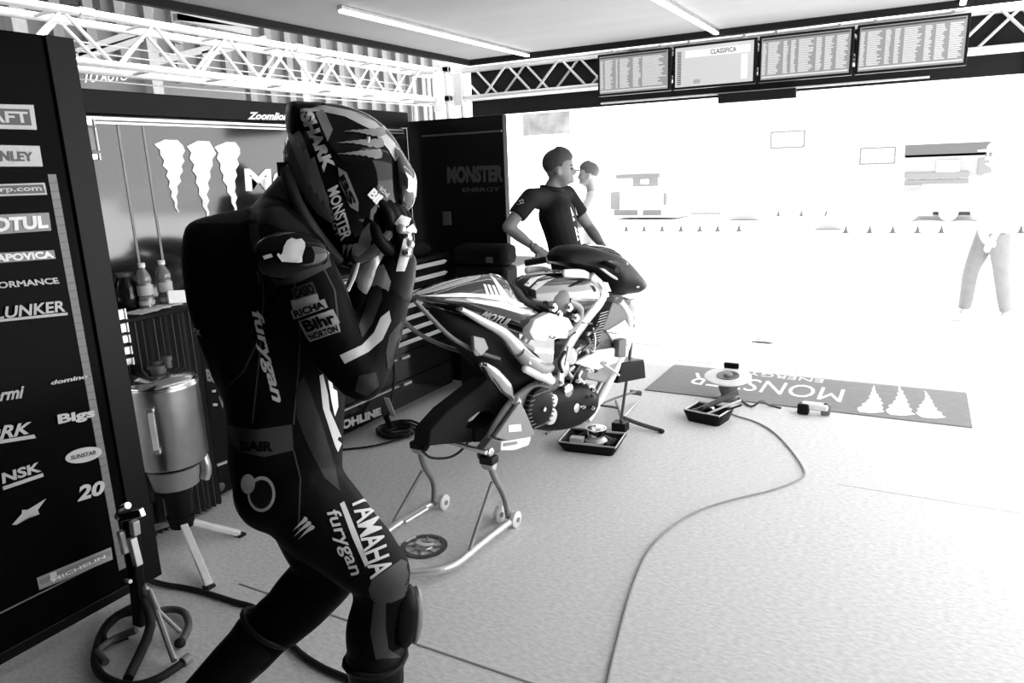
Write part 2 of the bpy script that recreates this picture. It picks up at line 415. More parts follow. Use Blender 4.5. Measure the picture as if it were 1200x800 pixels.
# ---- timing screens
def screen(x0, x1, i, label, light=False):
    z0, z1 = 2.215, 2.585; y = 6.74; t = thing('timing_screen', label, 'screen', ((x0+x1)/2, y, z0), 'row of timing screens over the opening')
    build('casing', MB().box((x0, y, z0), (x1, y+.06, z1)), M_black, t, bev=.006)
    build('display', MB().box((x0+.022, y-.004, z0+.02), (x1-.022, y, z1-.022)), mat('bright_display', .1, .3, emit=.30) if light else M_screen, t)
    for xx in (x0+.12, x1-.12): build('bracket', MB().box((xx-.012, y+.06, z1-.05), (xx+.012, YF-.02, z1+.04)), M_alu, t)
    rd = random.Random(i); X0, X1, Z0, Z1 = x0+.03, x1-.03, z0+.03, z1-.03
    if light:
        for nm, (a, c, e, f_), m in (('banner', (.12, .97, .74, .93), mat('lit_banner', .2, .4, emit=.42)), ('inset', (.86, .94, .05, .7), mat('lit_banner')), ('caption_block', (.24, .33, .03, .14), mat('mid_display', .2, .3, emit=.1))):
            build(nm, MB().box((X0+(X1-X0)*a, y-.0055, Z0+(Z1-Z0)*e), (X0+(X1-X0)*c, y-.0042, Z0+(Z1-Z0)*f_)), m, t)
        print_flat('lettering', text_bm('CLASSIFICA', .02), ((X0+.3, y-.007, Z1-.03), (X0+.52, y-.007, Z1-.03), (X0+.52, y-.007, Z1-.07), (X0+.3, y-.007, Z1-.07)), M_srowd, t)
        o0 = None
        for k in range(17):
            z = Z0+.01+k*(Z1-Z0-.03)/17
            if o0 is None: o0 = build('row', MB().box((X0+.01, y-.006, z), (X0+.045, y-.0042, z+.009)), M_srowd, t)
            else: copy_part(o0, (0, 0, k*(Z1-Z0-.03)/17))
        return
    # header and footer rules, rows of lap figures as small blocks, column by column
    for z in (Z1-.012, Z0+.004): build('rule', MB().box((X0, y-.0055, z), (X1, y-.0042, z+.012)), M_srow if z < 2.4 else M_srowd, t)
    n = 19; cols = [(0, .05), (.07, .22), (.25, .31), (.34, .40), (.43, .60), (.63, .70), (.73, .83), (.86, .99)]
    if i == 0: cols = [(0, .05), (.07, .20), (.24, .27), (.30, .46), (.5, .62), (.64, .99)]
    for k in range(n):
        z = Z0+.03+k*(Z1-Z0-.055)/n; mb = MB()
        for (a, c) in cols:
            c2 = c-rd.uniform(0, .35)*(c-a); mb.box((X0+(X1-X0)*a, y-.0055, z), (X0+(X1-X0)*c2, y-.0042, z+.0088))
        build('row', mb, M_srow, t, kind='stuff')
screen(-2.75, -2.055, 0, 'leftmost screen over the opening, filled with rows of timing figures')
screen(-2.03, -1.315, 1, 'pale screen with a bright banner over the opening, second from left', True)
screen(-1.295, -.57, 2, 'third screen from the left over the opening, rows of small figures')
screen(-.55, .215, 3, 'rightmost screen over the opening beside the bare truss, rows of figures')
# screen hanger bar
build('screen_bar', MB().tube([(-2.9, 6.83, 2.655), (-1.5, 6.83, 2.64), (.3, 6.83, 2.655)], .014, 8), M_truss, smooth=True, label='pale pipe running along the tops of the timing screens', cat='pipe')

# ============================================================ OUTSIDE
t = thing('pit_building', 'pale building with upright ribs seen through the left truss', 'building', (-9.5, 8, 0))
M_bld = mat('building_wall', .17, .8, noise=.08, nscale=.7)
build('wall', MB().box((-9.6, -3, 0), (-9.4, 14.2, 5.2)), M_bld, t)
r0 = None
for k in range(21):
    y = 5.2+k*.42
    if r0 is None: r0 = build('rib', MB().box((-9.4, y, 0), (-9.3, y+.13, 5.1)), mat('rib_paint', .24, .7), t)
    else: copy_part(r0, (0, k*.42, 0))
for (y, z, w, h) in ((1.4, 3.5, 1.0, .9), (3.2, 3.6, 1.3, .8), (5.0, 3.75, 1.3, .7), (2.3, 4.55, 2.4, .5), (5.4, 4.6, 2.2, .5)):
    f_ = build('window', MB().box((-9.4, y, z), (-9.34, y+w, z+h)), mat('dark_glass', .03, .3), t)
    build('mullion', MB().box((-9.34, y+w*.48, z), (-9.31, y+w*.53, z+h)), M_grey, f_)
tc_ = thing('blocker', 'wide dark canopy added over the alley to block sky light', 'blocker', (-7.6, 3, 0))  # added overhead sheet that keeps sky light off the left side
build('blocker_sheet', MB().box((-9.35, -3, 4.0), (-5.0, 14.2, 4.05)), M_dgrey, tc_)
for yy in (-2.5, 9.4): build('post', MB().box((-5.75, yy-.05, 0), (-5.65, yy+.05, 4.0)), M_grey, tc_)
t2 = thing('awning_frame', 'white gabled awning frame outside behind the left truss', 'awning', (-7, 4, 0))
def P6(px, py, x=-7.0): return at(px, py, x=x)
for (p, q) in (((88, 62), (172, 34)), ((88, 68), (165, 45)), ((172, 34), (212, 48)), ((180, 73), (262, 52)), ((300, 30), (205, 20)), ((205, 20), (292, 38)), ((235, 65), (310, 45))):
    build('rafter', MB().beam(P6(*p), P6(*q), .07), mat('awning_steel', .3, .5), t2)
for px in (24, 175, 350):
    p = P6(px, 60); build('post', MB().box((-7.06, p.y-.06, 0), (-6.94, p.y+.06, 3.1)), mat('awning_steel'), t2)
build('awning_sheet', MB().box((-7.2, .5, 2.35), (-7.15, 6.5, 2.62)), mat('awning_sheet', .12, .8), t2)
print_flat('lettering', text_bm('TO AUTO', .03, .2), (P6(98, 84, -7.14), P6(150, 86, -7.14), P6(150, 94, -7.14), P6(98, 97, -7.14)), M_offw, t2)

# buildings, truck and barrier beyond the pit lane
t = thing('pit_wall', 'long pale wall with square frames far beyond the pit lane', 'wall', (0, 24, 0))
M_far = mat('far_white', .8, .8)
build('wall', MB().box((-30, 24, 0), (30, 24.4, 1.25)), M_far, t)
def farbox(name, px0, py0, px1, py1, y, m, t, th=.06, d=0):
    a = at(px0, py0, y=y-d); c = at(px1, py1, y=y-d)
    return build(name, MB().box((a.x, y-d-th, min(a.z, c.z)), (c.x, y-d, max(a.z, c.z))), m, t)
t = thing('sign_board', 'faint square white board in a thin frame left of the dark van', 'sign', at(1028, 260, y=23))
M_ff = mat('far_frame', .09, .8)
def frame_board(px0, py0, px1, py1, y, t):
    a, c = at(px0, py0, y=y), at(px1, py1, y=y); x0, x1, z0, z1 = a.x, c.x, c.z, a.z; w = .05
    build('board', MB().box((x0, y, z0), (x1, y+.04, z1)), M_far, t)
    b = MB()
    for q in (((x0-w, y-.02, z0-w), (x0, y+.06, z1+w)), ((x1, y-.02, z0-w), (x1+w, y+.06, z1+w)), ((x0, y-.02, z1), (x1, y+.06, z1+w)), ((x0, y-.02, z0-w), (x1, y+.06, z0))): b.box(*q)
    build('frame', b, M_ff, t)
    for x in (x0+.1, x1-.1): build('post', MB().box((x-.03, y+.04, 0), (x+.03, y+.1, z1)), M_far, t)
frame_board(1010, 175, 1047, 190, 23, t)
t = thing('sign_board', 'faint square white board in a thin frame above the middle of the pit lane', 'sign', at(922, 260, y=23.2)); frame_board(905, 156, 941, 171, 23.2, t)
# dark van, right
t = thing('parked_truck', 'pale truck with a long dark window band behind the walking person', 'truck', at(1115, 250, y=20))
M_dk = mat('far_dark', .045, .5); M_mid = mat('far_mid', .11, .6); M_lt = mat('far_light', .17, .6)
a = at(1060, 168, y=20); c = at(1167, 248, y=20)
build('body', MB().box((a.x-.1, 20, c.z), (c.x+.15, 22, a.z+.1)), M_far, t, bev=.06)
farbox('window_band', 1061, 170, 1166, 181, 20, M_dk, t)
farbox('window_glass', 1061, 182, 1160, 206, 20, M_lt, t)
farbox('lower_band', 1061, 203, 1135, 208, 20, M_mid, t, d=.02, th=.08)
farbox('window_pane', 1098, 188, 1124, 201, 20, mat('far_pane', .42, .6), t, th=.07, d=.02)
farbox('window_glass', 1147, 186, 1163, 204, 20, M_mid, t, th=.07, d=.02)
farbox('sill', 1060, 211, 1135, 215, 20, M_mid, t)
farbox('skirt', 1060, 216, 1080, 224, 20, M_lt, t)
for px in (1066, 1112, 1150):
    q = at(px, 244, y=19.9); build('wheel', MB().lathe((q.x, 19.85, .20), (0, 1, 0), [(0, .14), (.02, .2), (.22, .2), (.24, .14)], 20), mat('far_tyre', .5, .8), t, smooth=True)
# left vehicle
t = thing('parked_trailer', 'pale trailer with grey awning and window beyond the pit lane on the left', 'trailer', at(755, 255, y=21))
a = at(716, 186, y=21); c = at(795, 252, y=21); c.z = 0
build('body', MB().box((a.x, 21, c.z), (c.x, 22.8, a.z)), M_far, t, bev=.05)
farbox('awning', 720, 189, 794, 196, 21, M_lt, t, th=.5)
farbox('window', 742, 207, 771, 218, 21, M_mid, t); farbox('window_pane', 752, 210, 761, 215, 21, M_far, t, th=.08)
farbox('roof_rail', 723, 205, 773, 208, 21, M_mid, t, th=.1)
farbox('side_panel', 716, 225, 726, 245, 21, M_mid, t); farbox('skirt', 720, 246, 747, 252, 21, M_mid, t); farbox('skirt', 754, 246, 775, 252, 21, M_mid, t)
farbox('door_handle', 778, 226, 781, 240, 21, M_mid, t)
# faint banner top-left of opening
t = thing('hanging_banner', 'faint grey banner hanging beyond the opening above the mechanic', 'banner', at(640, 156, y=16))
a, c = at(612, 134, y=16), at(668, 156, y=16)
build('cloth', MB().box((a.x, 16, c.z), (c.x, 16.04, a.z)), mat('banner_grey', .2, .8, noise=.4, nscale=3), t)
for x in (a.x+.05, c.x-.05): build('pole', MB().tube([(x, 16.05, 0), (x, 16.05, a.z)], .025, 8, False), M_far, t)
# cones
def cone_row(pxs, py, near):
    for i, px in enumerate(pxs):
        p = at(px, py+3, z=0); b = MB()
        b.box((p.x-.07, p.y-.07, 0), (p.x+.07, p.y+.07, .02)); b.lathe((p.x, p.y, .02), UP, [(0, .05), (.13, .012)], 10)
        n_ = ('leftmost', 'second from left', 'third from left', 'fourth from left', 'fifth from left', 'sixth from left', 'rightmost')[i if i < len(pxs)-1 else 6]
        build('marker_cone', b, M_dk, label='small dark marker cone, %s in the %s row' % (n_, near), cat='cone', group='marker cones, %s row' % near)
cone_row((734, 755, 776, 798, 820, 841, 866), 268, 'left nearer')
cone_row((885, 912, 939, 968), 250, 'distant middle')
cone_row((991, 1019, 1046, 1075, 1103, 1196), 270, 'right nearer')
def lowthing(name, label, cat, pxy, w, d, h, m):
    p = at(*pxy, z=0); b = MB(); b.prism([(p.x-w/2, p.y, 0), (p.x+w/2, p.y, 0), (p.x+w*.3, p.y, h), (p.x-w*.1, p.y, h)], (0, d, 0)); build(name, b, m, label=label, cat=cat, bev=.02)
lowthing('sandbag', 'low pale heap lying on the ground before the distant cones', 'bag', (972, 268), .6, .5, .33, mat('sack', .2, .8))
lowthing('sandbag', 'low grey heap on the ground near the pale board far off', 'bag', (874, 257), .8, .5, .45, mat('sack'))
lowthing('kerb_block', 'small pale wedge on the ground just outside the carpet', 'block', (895, 399), .22, .16, .06, mat('sack2', .3, .8))
b = MB(); p = at(845, 254, z=0); b.box((p.x-1.1, p.y+.8, 0), (p.x-.2, p.y+1.0, .07)); build('low_barrier', b, M_mid, label='short dark strip on the ground at the far side of the lane', cat='barrier')
for i, px in enumerate((1066, 1104, 1132)):
    p = at(px, 251, z=0); build('shadow_block', MB().box((p.x-.22, p.y-.15, 0), (p.x+.22, p.y, .1)), M_mid, label='grey chock on the ground below the far truck, '+('leftmost', 'middle one', 'rightmost')[i], cat='shadow', group='shadow blocks by the far truck')  # grey blocks stand in for the shadow at the truck base
# ============================================================ LEFT SIDE: panels, cabinets
PX = -2.57
t = thing('sponsor_panel', 'tall black cabinet door covered with white sponsor names at the left edge', 'panel', (PX, .6, 0))
build('door_leaf', MB().box((PX-.10, -.9, .06), (PX, 1.61, 2.08)), M_sgloss, t, bev=.004)
build('frame_strip', MB().box((PX, 1.515, .06), (PX+.012, 1.61, 2.08)), mat('panel_frame', .006, .4, spec=.1), t, bev=.003)
build('kick_rail', MB().box((PX, -.9, .06), (PX+.02, 1.515, .10)), M_black, t, bev=.004)
build('edge_line', MB().box((PX+.0, -.3, .225), (PX+.004, 1.40, .229)), M_grey, t)
def PP(px, py, o=.004): return at(px, py, x=PX+o)
# ruled tape strip, small squares one by one
a = PP(64, 204); c = PP(138, 648); N = 52; q0 = None; pitch = (a.z-.16)/N
for k in range(N):
    z = a.z - pitch*(k+1)
    if q0 is None: q0 = build('tape_square', MB().box((PX, 1.448, z+.0012), (PX+.003, 1.476, z+pitch)), mat('tape_grey', .14, .5), t)
    else: copy_part(q0, (0, 0, -pitch*k))
def plate(tl, tr, br, bl, m=M_wprint, nm='sticker', off=.004): 
    q = [PP(*p, off) for p in (tl, tr, br, bl)]; return build(nm, MB().prism(q, (.003, 0, 0)), m, t)
def word(s, tl, tr, br, bl, m=M_wprint, bold=.03, shear=0., off=.0075):
    return print_flat('lettering', text_bm(s, bold, shear), [PP(*p, off) for p in (tl, tr, br, bl)], m, t)
M_pblack = mat('print_black', .012, .4)
plate((-40, 121), (39, 123), (43, 152), (-40, 150)); plate((-40, 126), (34, 128), (37, 147), (-40, 145), M_pblack, off=.0055)
word('RAFT', (-30, 129), (32, 131), (35, 144), (-30, 143), bold=.025, off=.008)
plate((-40, 169), (46, 171), (50, 195), (-40, 195)); word('STANLEY', (-30, 175), (38, 178), (40, 189), (-30, 189), M_pblack, off=.008)
plate((-40, 217), (52, 214), (55, 228), (-40, 231)); plate((-40, 219), (50, 216), (53, 226), (-40, 229), M_pblack, off=.0055); word('tracorp.com', (-42, 221), (48, 218), (50, 225), (-42, 228), bold=.025, off=.008)
plate((-40, 253), (57, 249), (60, 270), (-40, 277), M_grey); word('MOTUL', (-30, 256), (55, 252), (57, 267), (-30, 274), M_white, .05, off=.008)
plate((-40, 298), (63, 293), (65, 303), (-40, 311), M_grey); word('ACRAPOVICA', (-40, 300), (61, 294), (64, 302), (-40, 310), M_white, .05, off=.008)
word('PERFORMANCE', (-36, 333), (67, 325), (70, 332), (-36, 341), bold=.03)
word('BLUNKER', (-20, 362), (74, 352), (77, 365), (-20, 376), bold=.025, shear=.15); plate((-40, 378), (79, 366), (79, 369), (-40, 381))
word('Termi', (-20, 459), (28, 451), (29, 466), (-20, 473), bold=.03, shear=.3)
word('DRK', (-22, 502), (37, 494), (38, 507), (-22, 520), bold=.03, shear=.3); plate((-40, 522), (40, 509), (42, 513), (-40, 526))
word('NSK', (0, 555), (45, 541), (49, 552), (3, 567), bold=.035, shear=.1); plate((3, 570), (50, 554), (51, 558), (4, 574))
# right column
word('domino', (59, 446), (102, 438), (103, 443), (60, 451), bold=.035, shear=.2)
word('Bigs', (67, 486), (111, 477), (112, 491), (69, 500), bold=.04)
def ellipse(cx, cy, rx, ry, ang, m, off=.0055, nm='sticker'):
    q = []; 
    for k in range(24):
        a_ = 2*math.pi*k/24; x = rx*math.cos(a_); y = ry*math.sin(a_); q.append(PP(cx+x*math.cos(ang)-y*math.sin(ang), cy+x*math.sin(ang)+y*math.cos(ang), off))
    return build(nm, MB().prism(q, (.002, 0, 0)), m, t)
ellipse(98, 533, 22, 8.5, -.22, M_wprint); word('SUNSTAR', (83, 534), (113, 527), (113, 532), (83, 539), M_pblack, .03, off=.008)
word('20', (89, 570), (122, 562), (124, 578), (91, 588), bold=.04, shear=.2)
# winged arrow mark
bm = poly_bm([[(0, .05), (.12, .0), (.62, .35), (.48, .2), (.75, .28), (.72, .5), (1, 1), (.45, .62), (.3, .68), (.28, .48)]])
print_flat('emblem', bm, [PP(*p, .0075) for p in ((12, 592), (54, 584), (58, 606), (14, 616))], M_wprint, t)
plate((43, 677), (130, 641), (132, 655), (46, 691), mat('sticker_grey', .3, .5)); plate((46, 679), (129, 644), (130, 650), (48, 685), M_grey, off=.0055); word('MICHELIN', (60, 678), (123, 650), (124, 653), (62, 682), M_white, .03, off=.008)
print_flat('emblem', poly_bm([[(0, 0), (1, .2), (.9, .9), (.2, 1)]]), [PP(*p, .008) for p in ((57, 672), (66, 668), (68, 676), (59, 681))], M_offw, t)

# hinged post with latches behind the sponsor panel
t = thing('latch_post', 'slim dark upright post with shiny hinge plates behind the sponsor panel', 'post', (-2.9, 1.79, 0))
build('post', MB().box((-2.96, 1.76, 0), (-2.88, 1.815, 1.93)), M_black, t, bev=.006)
for (z0, z1) in ((1.82, 1.845), (1.725, 1.815), (1.69, 1.715), (1.045, 1.09), (.99, 1.03), (.945, .98), (.895, .93), (.85, .88)):
    build('hinge_plate', MB().box((-2.885, 1.79, z0), (-2.868, 1.83, z1)), M_alu if z1 > 1.82 or z0 < 1.7 else M_grey, t, bev=.003)
    build('hinge_pin', MB().tube([(-2.866, 1.83, z0), (-2.866, 1.83, z1)], .005, 8, False), M_alu, t, smooth=True)

# glossy display wall with claw mark
WX = -3.3
t = thing('display_wall', 'glossy black wall panel with white claw mark behind the bottles', 'wall panel', (WX, 3, 0))
build('panel', MB().box((WX-.06, 1.6, 0), (WX, 4.45, 1.90)), M_wgloss, t, bev=.003)
build('top_band', MB().box((WX-.10, 1.6, 1.905), (WX+.02, 4.45, 2.01)), M_black, t, bev=.004)
build('light_rail', MB().box((WX, 1.62, 1.88), (WX+.012, 4.4, 1.892)), M_alu, t)
build('light_rail', MB().box((WX, 1.62, 1.862), (WX+.012, 4.4, 1.871)), M_alu, t)
for px in (143, 172): 
    p = at(px, 180, x=WX); build('seam', MB().box((WX, p.y-.006, .02), (WX+.003, p.y+.006, 1.86)), M_grey, t)
def WP(px, py, o=.004): return at(px, py, x=WX+o)
print_flat('claw_emblem', poly_bm(claw_polys(3)), [WP(*p) for p in ((184, 163), (284, 167), (292, 262), (196, 262))], M_white, t)
print_flat('lettering', text_bm('MONSTER', .04), [WP(*p) for p in ((286, 197), (452, 200), (452, 226), (288, 224))], M_white, t)
print_flat('lettering', text_bm('Zoomlion', .05, .3), [at(*p, x=WX+.025) for p in ((290, 131), (338, 132), (338, 141), (290, 140))], M_offw, t)

# partition closing the end
t = thing('end_partition', 'black upright partition with faint lettering left of the mechanic', 'partition', (-2.95, 4.56, 0))
build('panel', MB().box((-3.38, 4.56, 0), (-2.565, 4.62, 1.955)), M_black, t, bev=.004)
build('top_rail', MB().box((-3.24, 4.545, 1.84), (-2.57, 4.558, 1.852)), M_dgrey, t)
print_flat('lettering', text_bm('MONSTER', .06), [at(*p, y=4.556) for p in ((524, 195), (590, 193), (590, 213), (524, 215))], mat('faint_print', .045, .5), t)
print_flat('lettering', text_bm('ENERGY', .02), [at(*p, y=4.556) for p in ((542, 220), (586, 219), (586, 224), (542, 225))], mat('faint_print'), t)
build('latch', MB().box((-3.1, 4.548, 1.2), (-3.03, 4.559, 1.3)), M_dgrey, t, bev=.003)

# tool chest with many thin drawers
t = thing('tool_chest', 'long black tool chest with shiny thin drawers behind the motorcycle tail', 'tool chest', (-3.1, 3.7, 0))
build('carcass', MB().box((-3.24, 3.02, .06), (-2.95, 4.34, 1.0)), M_gloss, t, bev=.006)
build('worktop', MB().box((-3.25, 3.01, 1.0), (-2.92, 4.35, 1.025)), M_black, t, bev=.005)
for k in range(7):
    z = .43+k*.08
    d = build('drawer', MB().box((-2.95, 3.05, z+.004), (-2.93, 4.31, z+.076)), M_gloss, t, bev=.003)
    b = MB(); b.prism([(-2.93, 3.06, z+.074), (-2.906, 3.06, z+.068), (-2.903, 3.06, z+.05), (-2.93, 3.06, z+.056)], (0, 0, 0))
    b = MB().add([(-2.93, 3.07, z+.074), (-2.905, 3.07, z+.066), (-2.93, 3.07, z+.044), (-2.93, 4.29, z+.074), (-2.905, 4.29, z+.066), (-2.93, 4.29, z+.044)], [(0, 1, 4, 3), (1, 2, 5, 4), (2, 0, 3, 5), (0, 2, 1), (3, 4, 5)])
    build('pull_rail', b, mat('lip_reflection', .85, .4), d)  # near-white colour paints the outdoor reflection on the drawer lips
for (z0, z1) in ((.09, .24), (.25, .42)):
    d = build('drawer', MB().box((-2.95, 3.05, z0), (-2.93, 4.31, z1)), M_gloss, t, bev=.003)
    build('handle', MB().box((-2.93, 3.08, z1-.02), (-2.918, 3.66, z1-.012)), M_lgrey, d); build('handle', MB().box((-2.93, 3.72, z1-.03), (-2.918, 3.80, z1-.015)), M_lgrey, d)
print_flat('lettering', text_bm('OHLINE', .06), [at(*p, x=-2.926) for p in ((400, 493), (446, 477), (447, 486), (401, 504))], M_wprint, t)
# soft black cover / box on far end
t = thing('padded_box', 'black padded box standing behind the tail of the motorcycle', 'box', (-2.75, 4.45, 0))
build('body', MB().box((-2.90, 4.36, 0), (-2.475, 4.55, .93)), M_blackm, t, bev=.03); build('lid', MB().box((-2.91, 4.355, .935), (-2.47, 4.552, 1.08)), M_cloth, t, bev=.045)
build('latch', MB().box((-2.62, 4.343, .96), (-2.57, 4.356, 1.0)), M_dgrey, t, bev=.003)
t = thing('folded_cover', 'black folded cloth lying on the long tool chest', 'cloth', (-3.08, 3.95, 1.025))
b = MB(); b.inflate([(-3.2, 3.5, 1.07), (-3.05, 3.5, 1.1), (-2.98, 3.6, 1.09), (-2.96, 4.0, 1.1), (-2.97, 4.2, 1.07), (-3.1, 4.28, 1.08), (-3.2, 4.2, 1.08), (-3.22, 3.9, 1.09)], (-3.08, 3.9, 1.08), UP, .05, p=4)
build('cover_fold', b, M_cloth, t, smooth=True)

# draped table with bottles and papers
t = thing('draped_table', 'small high table wrapped in ribbed black cloth behind the steel tank', 'table', (-3.12, 2.05, 0))
build('tabletop', MB().box((-3.27, 1.84, 1.01), (-2.93, 2.24, 1.035)), M_black, t, bev=.006)
b = MB(); pts = []
for k in range(60):
    y = 1.85+k*.38/59; pts.append((-2.955+.012*math.sin(k*1.35), y))
for k, (x, y) in enumerate(pts): b.v += [Vector((x, y, 1.008)), Vector((x-.003*math.sin(k*.8), y, .45)), Vector((x, y, .02))]
for k in range(59):
    for j in (0, 1): b.f.append((3*k+j, 3*k+3+j, 3*k+4+j, 3*k+1+j))
for (y) in (1.85, 2.23):
    n = len(b.v); b.v += [Vector((-2.955, y, 1.008)), Vector((-3.26, y, 1.008)), Vector((-3.26, y, .02)), Vector((-2.955, y, .02))]; b.f.append((n, n+1, n+2, n+3))
build('cloth_skirt', b, mat('ribbed_cloth', .022, .7), t, smooth=True)
t = thing('equipment_case', 'black case with small grey labels between the draped table and the rider', 'case', (-3.15, 2.6, 0))
build('body', MB().box((-3.27, 2.27, .02), (-3.03, 2.98, 1.0)), M_black, t, bev=.01)
def CP(px, py): return at(px, py, x=-3.026)
for s_, q in (('Bmi', ((241, 432), (257, 436), (260, 451), (243, 446))), ('W', ((256, 464), (266, 464), (268, 478), (258, 478)))):
    print_flat('lettering', text_bm(s_, .04), [CP(*p) for p in q], M_grey, t)
build('label', MB().beam(CP(254, 545), CP(270, 539), .012), M_lgrey, t); build('label', MB().beam(CP(248, 458), CP(252, 458), .012), M_lgrey, t)
build('label', MB().beam(CP(249, 474), CP(254, 474), .012), M_lgrey, t); build('corner_cap', MB().ell(at(258, 571, x=-3.02), (.006, 0, 0), (0, .03, 0), (0, 0, .025)), M_dgrey, t, smooth=True)
def bottle(px, py, label, fill, h=.2):
    p = at(px, py, x=-3.05); z0 = 1.0365; t = thing('drink_bottle', label, 'bottle', (p.x, p.y, z0), 'bottles on the draped table')
    build('bottle_body', MB().lathe((p.x, p.y, z0), UP, [(0, .026), (.006, .033), (.05, .033), (.056, .030), (.062, .033), (.11, .033), (.12, .030), (.126, .033), (.145, .032), (.17, .02), (.18, .0135), (.19, .0135)], 20), fill, t, smooth=True)
    build('cap', MB().lathe((p.x, p.y, z0+.188), UP, [(0, .016), (.018, .016), (.02, .013)], 16), M_white, t, smooth=True)
    build('label_band', MB().lathe((p.x, p.y, z0+.064), UP, [(0, .0335), (.044, .0335)], 20), M_lgrey, t, smooth=True)
    build('level_band', MB().lathe((p.x, p.y, z0+.02), UP, [(0, .0335), (.018, .0335)], 20), M_wprint, t, smooth=True)
M_bot = mat('bottle_plastic', .25, .08, coat=1, trans=.4)
bottle(172, 352, 'clear ribbed drink bottle with white cap, the left one by the dark jar', M_bot); bottle(196, 355, 'clear ribbed drink bottle with white cap, nearest the rider', M_bot)
t = thing('dark_jar', 'squat dark shiny jar left of the two clear bottles', 'jar', at(150, 356, x=-3.12)); p = at(150, 352, x=-3.13)
build('jar', MB().lathe((p.x, p.y, 1.0365), UP, [(0, .05), (.01, .058), (.1, .058), (.14, .04), (.15, .036)], 20), M_gloss, t, smooth=True)
build('jar_lid', MB().lathe((p.x, p.y, 1.187), UP, [(0, .038), (.015, .038)], 20), M_dgrey, t, smooth=True)
for i, (px, py, ang, z) in enumerate(((160, 360, .2, 1.0365), (172, 361, .6, 1.0385), (185, 359, .9, 1.0405), (198, 362, 1.2, 1.0425))):
    p = at(px, py, x=-3.0); c, s_ = math.cos(ang)*.055, math.sin(ang)*.055
    build('paper_sheet', MB().obox((p.x+.0, p.y, z+.001), (c, s_, 0), (-s_*.7, c*.7, 0), (0, 0, .0008)), M_white, label='white paper sheet lying loose on the draped table, '+('leftmost and lowest', 'second from the left', 'third from the left', 'rightmost, nearest the rider')[i], cat='paper', group='loose papers on the draped table')
build('card_box', MB().obox((-2.99, 2.17, 1.075), (.005, .0, 0), (0, .045, -.006), (0, 0, .03)), M_white, label='small white card standing in front of the right bottle', cat='card', bev=.002)

# steel tank on tripod
cx, cy = -2.78, 1.88
t = thing('fuel_tank', 'polished steel tank hanging in a white-legged tripod left of the rider', 'tank', (cx, cy, 0))
build('shell', MB().lathe((cx, cy, .40), UP, [(0, .11), (.012, .14), (.03, .148), (.34, .148), (.352, .151), (.362, .151), (.37, .146)], 40), mat('brushed_steel', .55, .28, metal=1, noise=.15, nscale=8), t, smooth=True)
build('domed_lid', MB().lathe((cx, cy, .77), UP, [(0, .15), (.008, .148), (.03, .12), (.042, .06), (.045, 0)], 40), M_chrome, t, smooth=True)
build('vent_cap', MB().lathe((cx, cy, .81), UP, [(0, .03), (.02, .03), (.022, .042), (.034, .042), (.036, .02), (.05, .02), (.052, .01)], 24), M_dgrey, t, smooth=True)
build('hose_union', MB().lathe((cx+.04, cy+.02, .83), UP, [(0, .015), (.03, .015), (.032, .02), (.05, .02)], 16), M_dgrey, t, smooth=True)
n = Vector((.75, -.66, 0)); s_ = Vector((.66, .75, 0)); c0 = Vector((cx, cy, 0))+n*.149-s_*.035
build('sight_gauge', MB().obox(c0+UP*.6, n*.006, s_*.012, UP*.095), M_lgrey, t, bev=.003)
for z in (.51, .69): build('gauge_clamp', MB().obox(c0+UP*z+n*.002, n*.009, s_*.016, UP*.01), M_alu, t, bev=.003)
build('cone_outlet', MB().lathe((cx, cy, .13), UP, [(0, .05), (.1, .055), (.15, .07), (.2, .1), (.272, .1)], 28), M_black, t, smooth=True)
build('outlet_band', MB().lathe((cx, cy, .30), UP, [(0, .098), (.09, .115)], 28), M_grey, t, smooth=True)
build('valve_body', MB().lathe((cx-.05, cy-.1, .25), UP, [(0, .03), (.05, .035), (.06, .028), (.14, .028)], 16), M_black, t, smooth=True)
build('drain_tube', MB().tube([(cx+.09, cy+.08, .45), (cx+.1, cy+.09, .36), (cx+.09, cy+.08, .31)], .022, 10), M_alu, t, smooth=True)
hub = Vector((cx, cy, .13))
for q in ((-2.39, 1.69, .012), (-2.62, 2.05, .012), (-3.08, 1.8, .012)):
    q = Vector(q); L = build('leg', MB().beam(hub + (q-hub).normalized()*.04, q, .03, .022), M_white, t, bev=.003)
    build('foot', MB().box((q.x-.018, q.y-.018, 0), (q.x+.018, q.y+.018, .012)), M_rub, L)
build('hub', MB().lathe((cx, cy, .1), UP, [(0, .05), (.05, .06), (.055, .03)], 20), M_black, t, smooth=True)

# foreground stand, bottom left
t = thing('paddock_stand', 'dark tubular stand with curved base tubes at the bottom left corner', 'stand', (-2.4, 1.42, 0))
def G(px, py, z=.02): return at(px, py, z=z)
build('base_tube', MB().tube([G(168, 705, .05), G(128, 728), G(112, 765), G(118, 790), G(150, 803), G(185, 795), G(220, 772)], .014, 12), M_rub, t, smooth=True)
build('base_tube', MB().tube([G(160, 738, .05), G(135, 748, .03), G(116, 762, .03), G(124, 776, .02)], .013, 12), M_dgrey, t, smooth=True)
build('base_tube', MB().tube([G(150, 745), G(126, 752), G(122, 740), G(140, 722), G(160, 717)], .011, 12), M_rub, t, smooth=True)
build('base_tube', MB().tube([G(170, 722), G(195, 714), G(215, 717), G(221, 733), G(212, 752)], .013, 12), M_dgrey, t, smooth=True)
build('end_cap', MB().ell(G(211, 753, .02), (.02, 0, 0), (0, .02, 0), (0, 0, .018)), M_rub, t, smooth=True)
build('end_cap', MB().tube([G(214, 776, .025), G(222, 770, .025)], .018, 12, False), M_grey, t, smooth=True)
u0 = at(166, 742, y=1.41); u1 = at(152, 600, y=1.41)
build('upright', MB().beam(u0, u1, .035, .05), M_black, t, bev=.006)
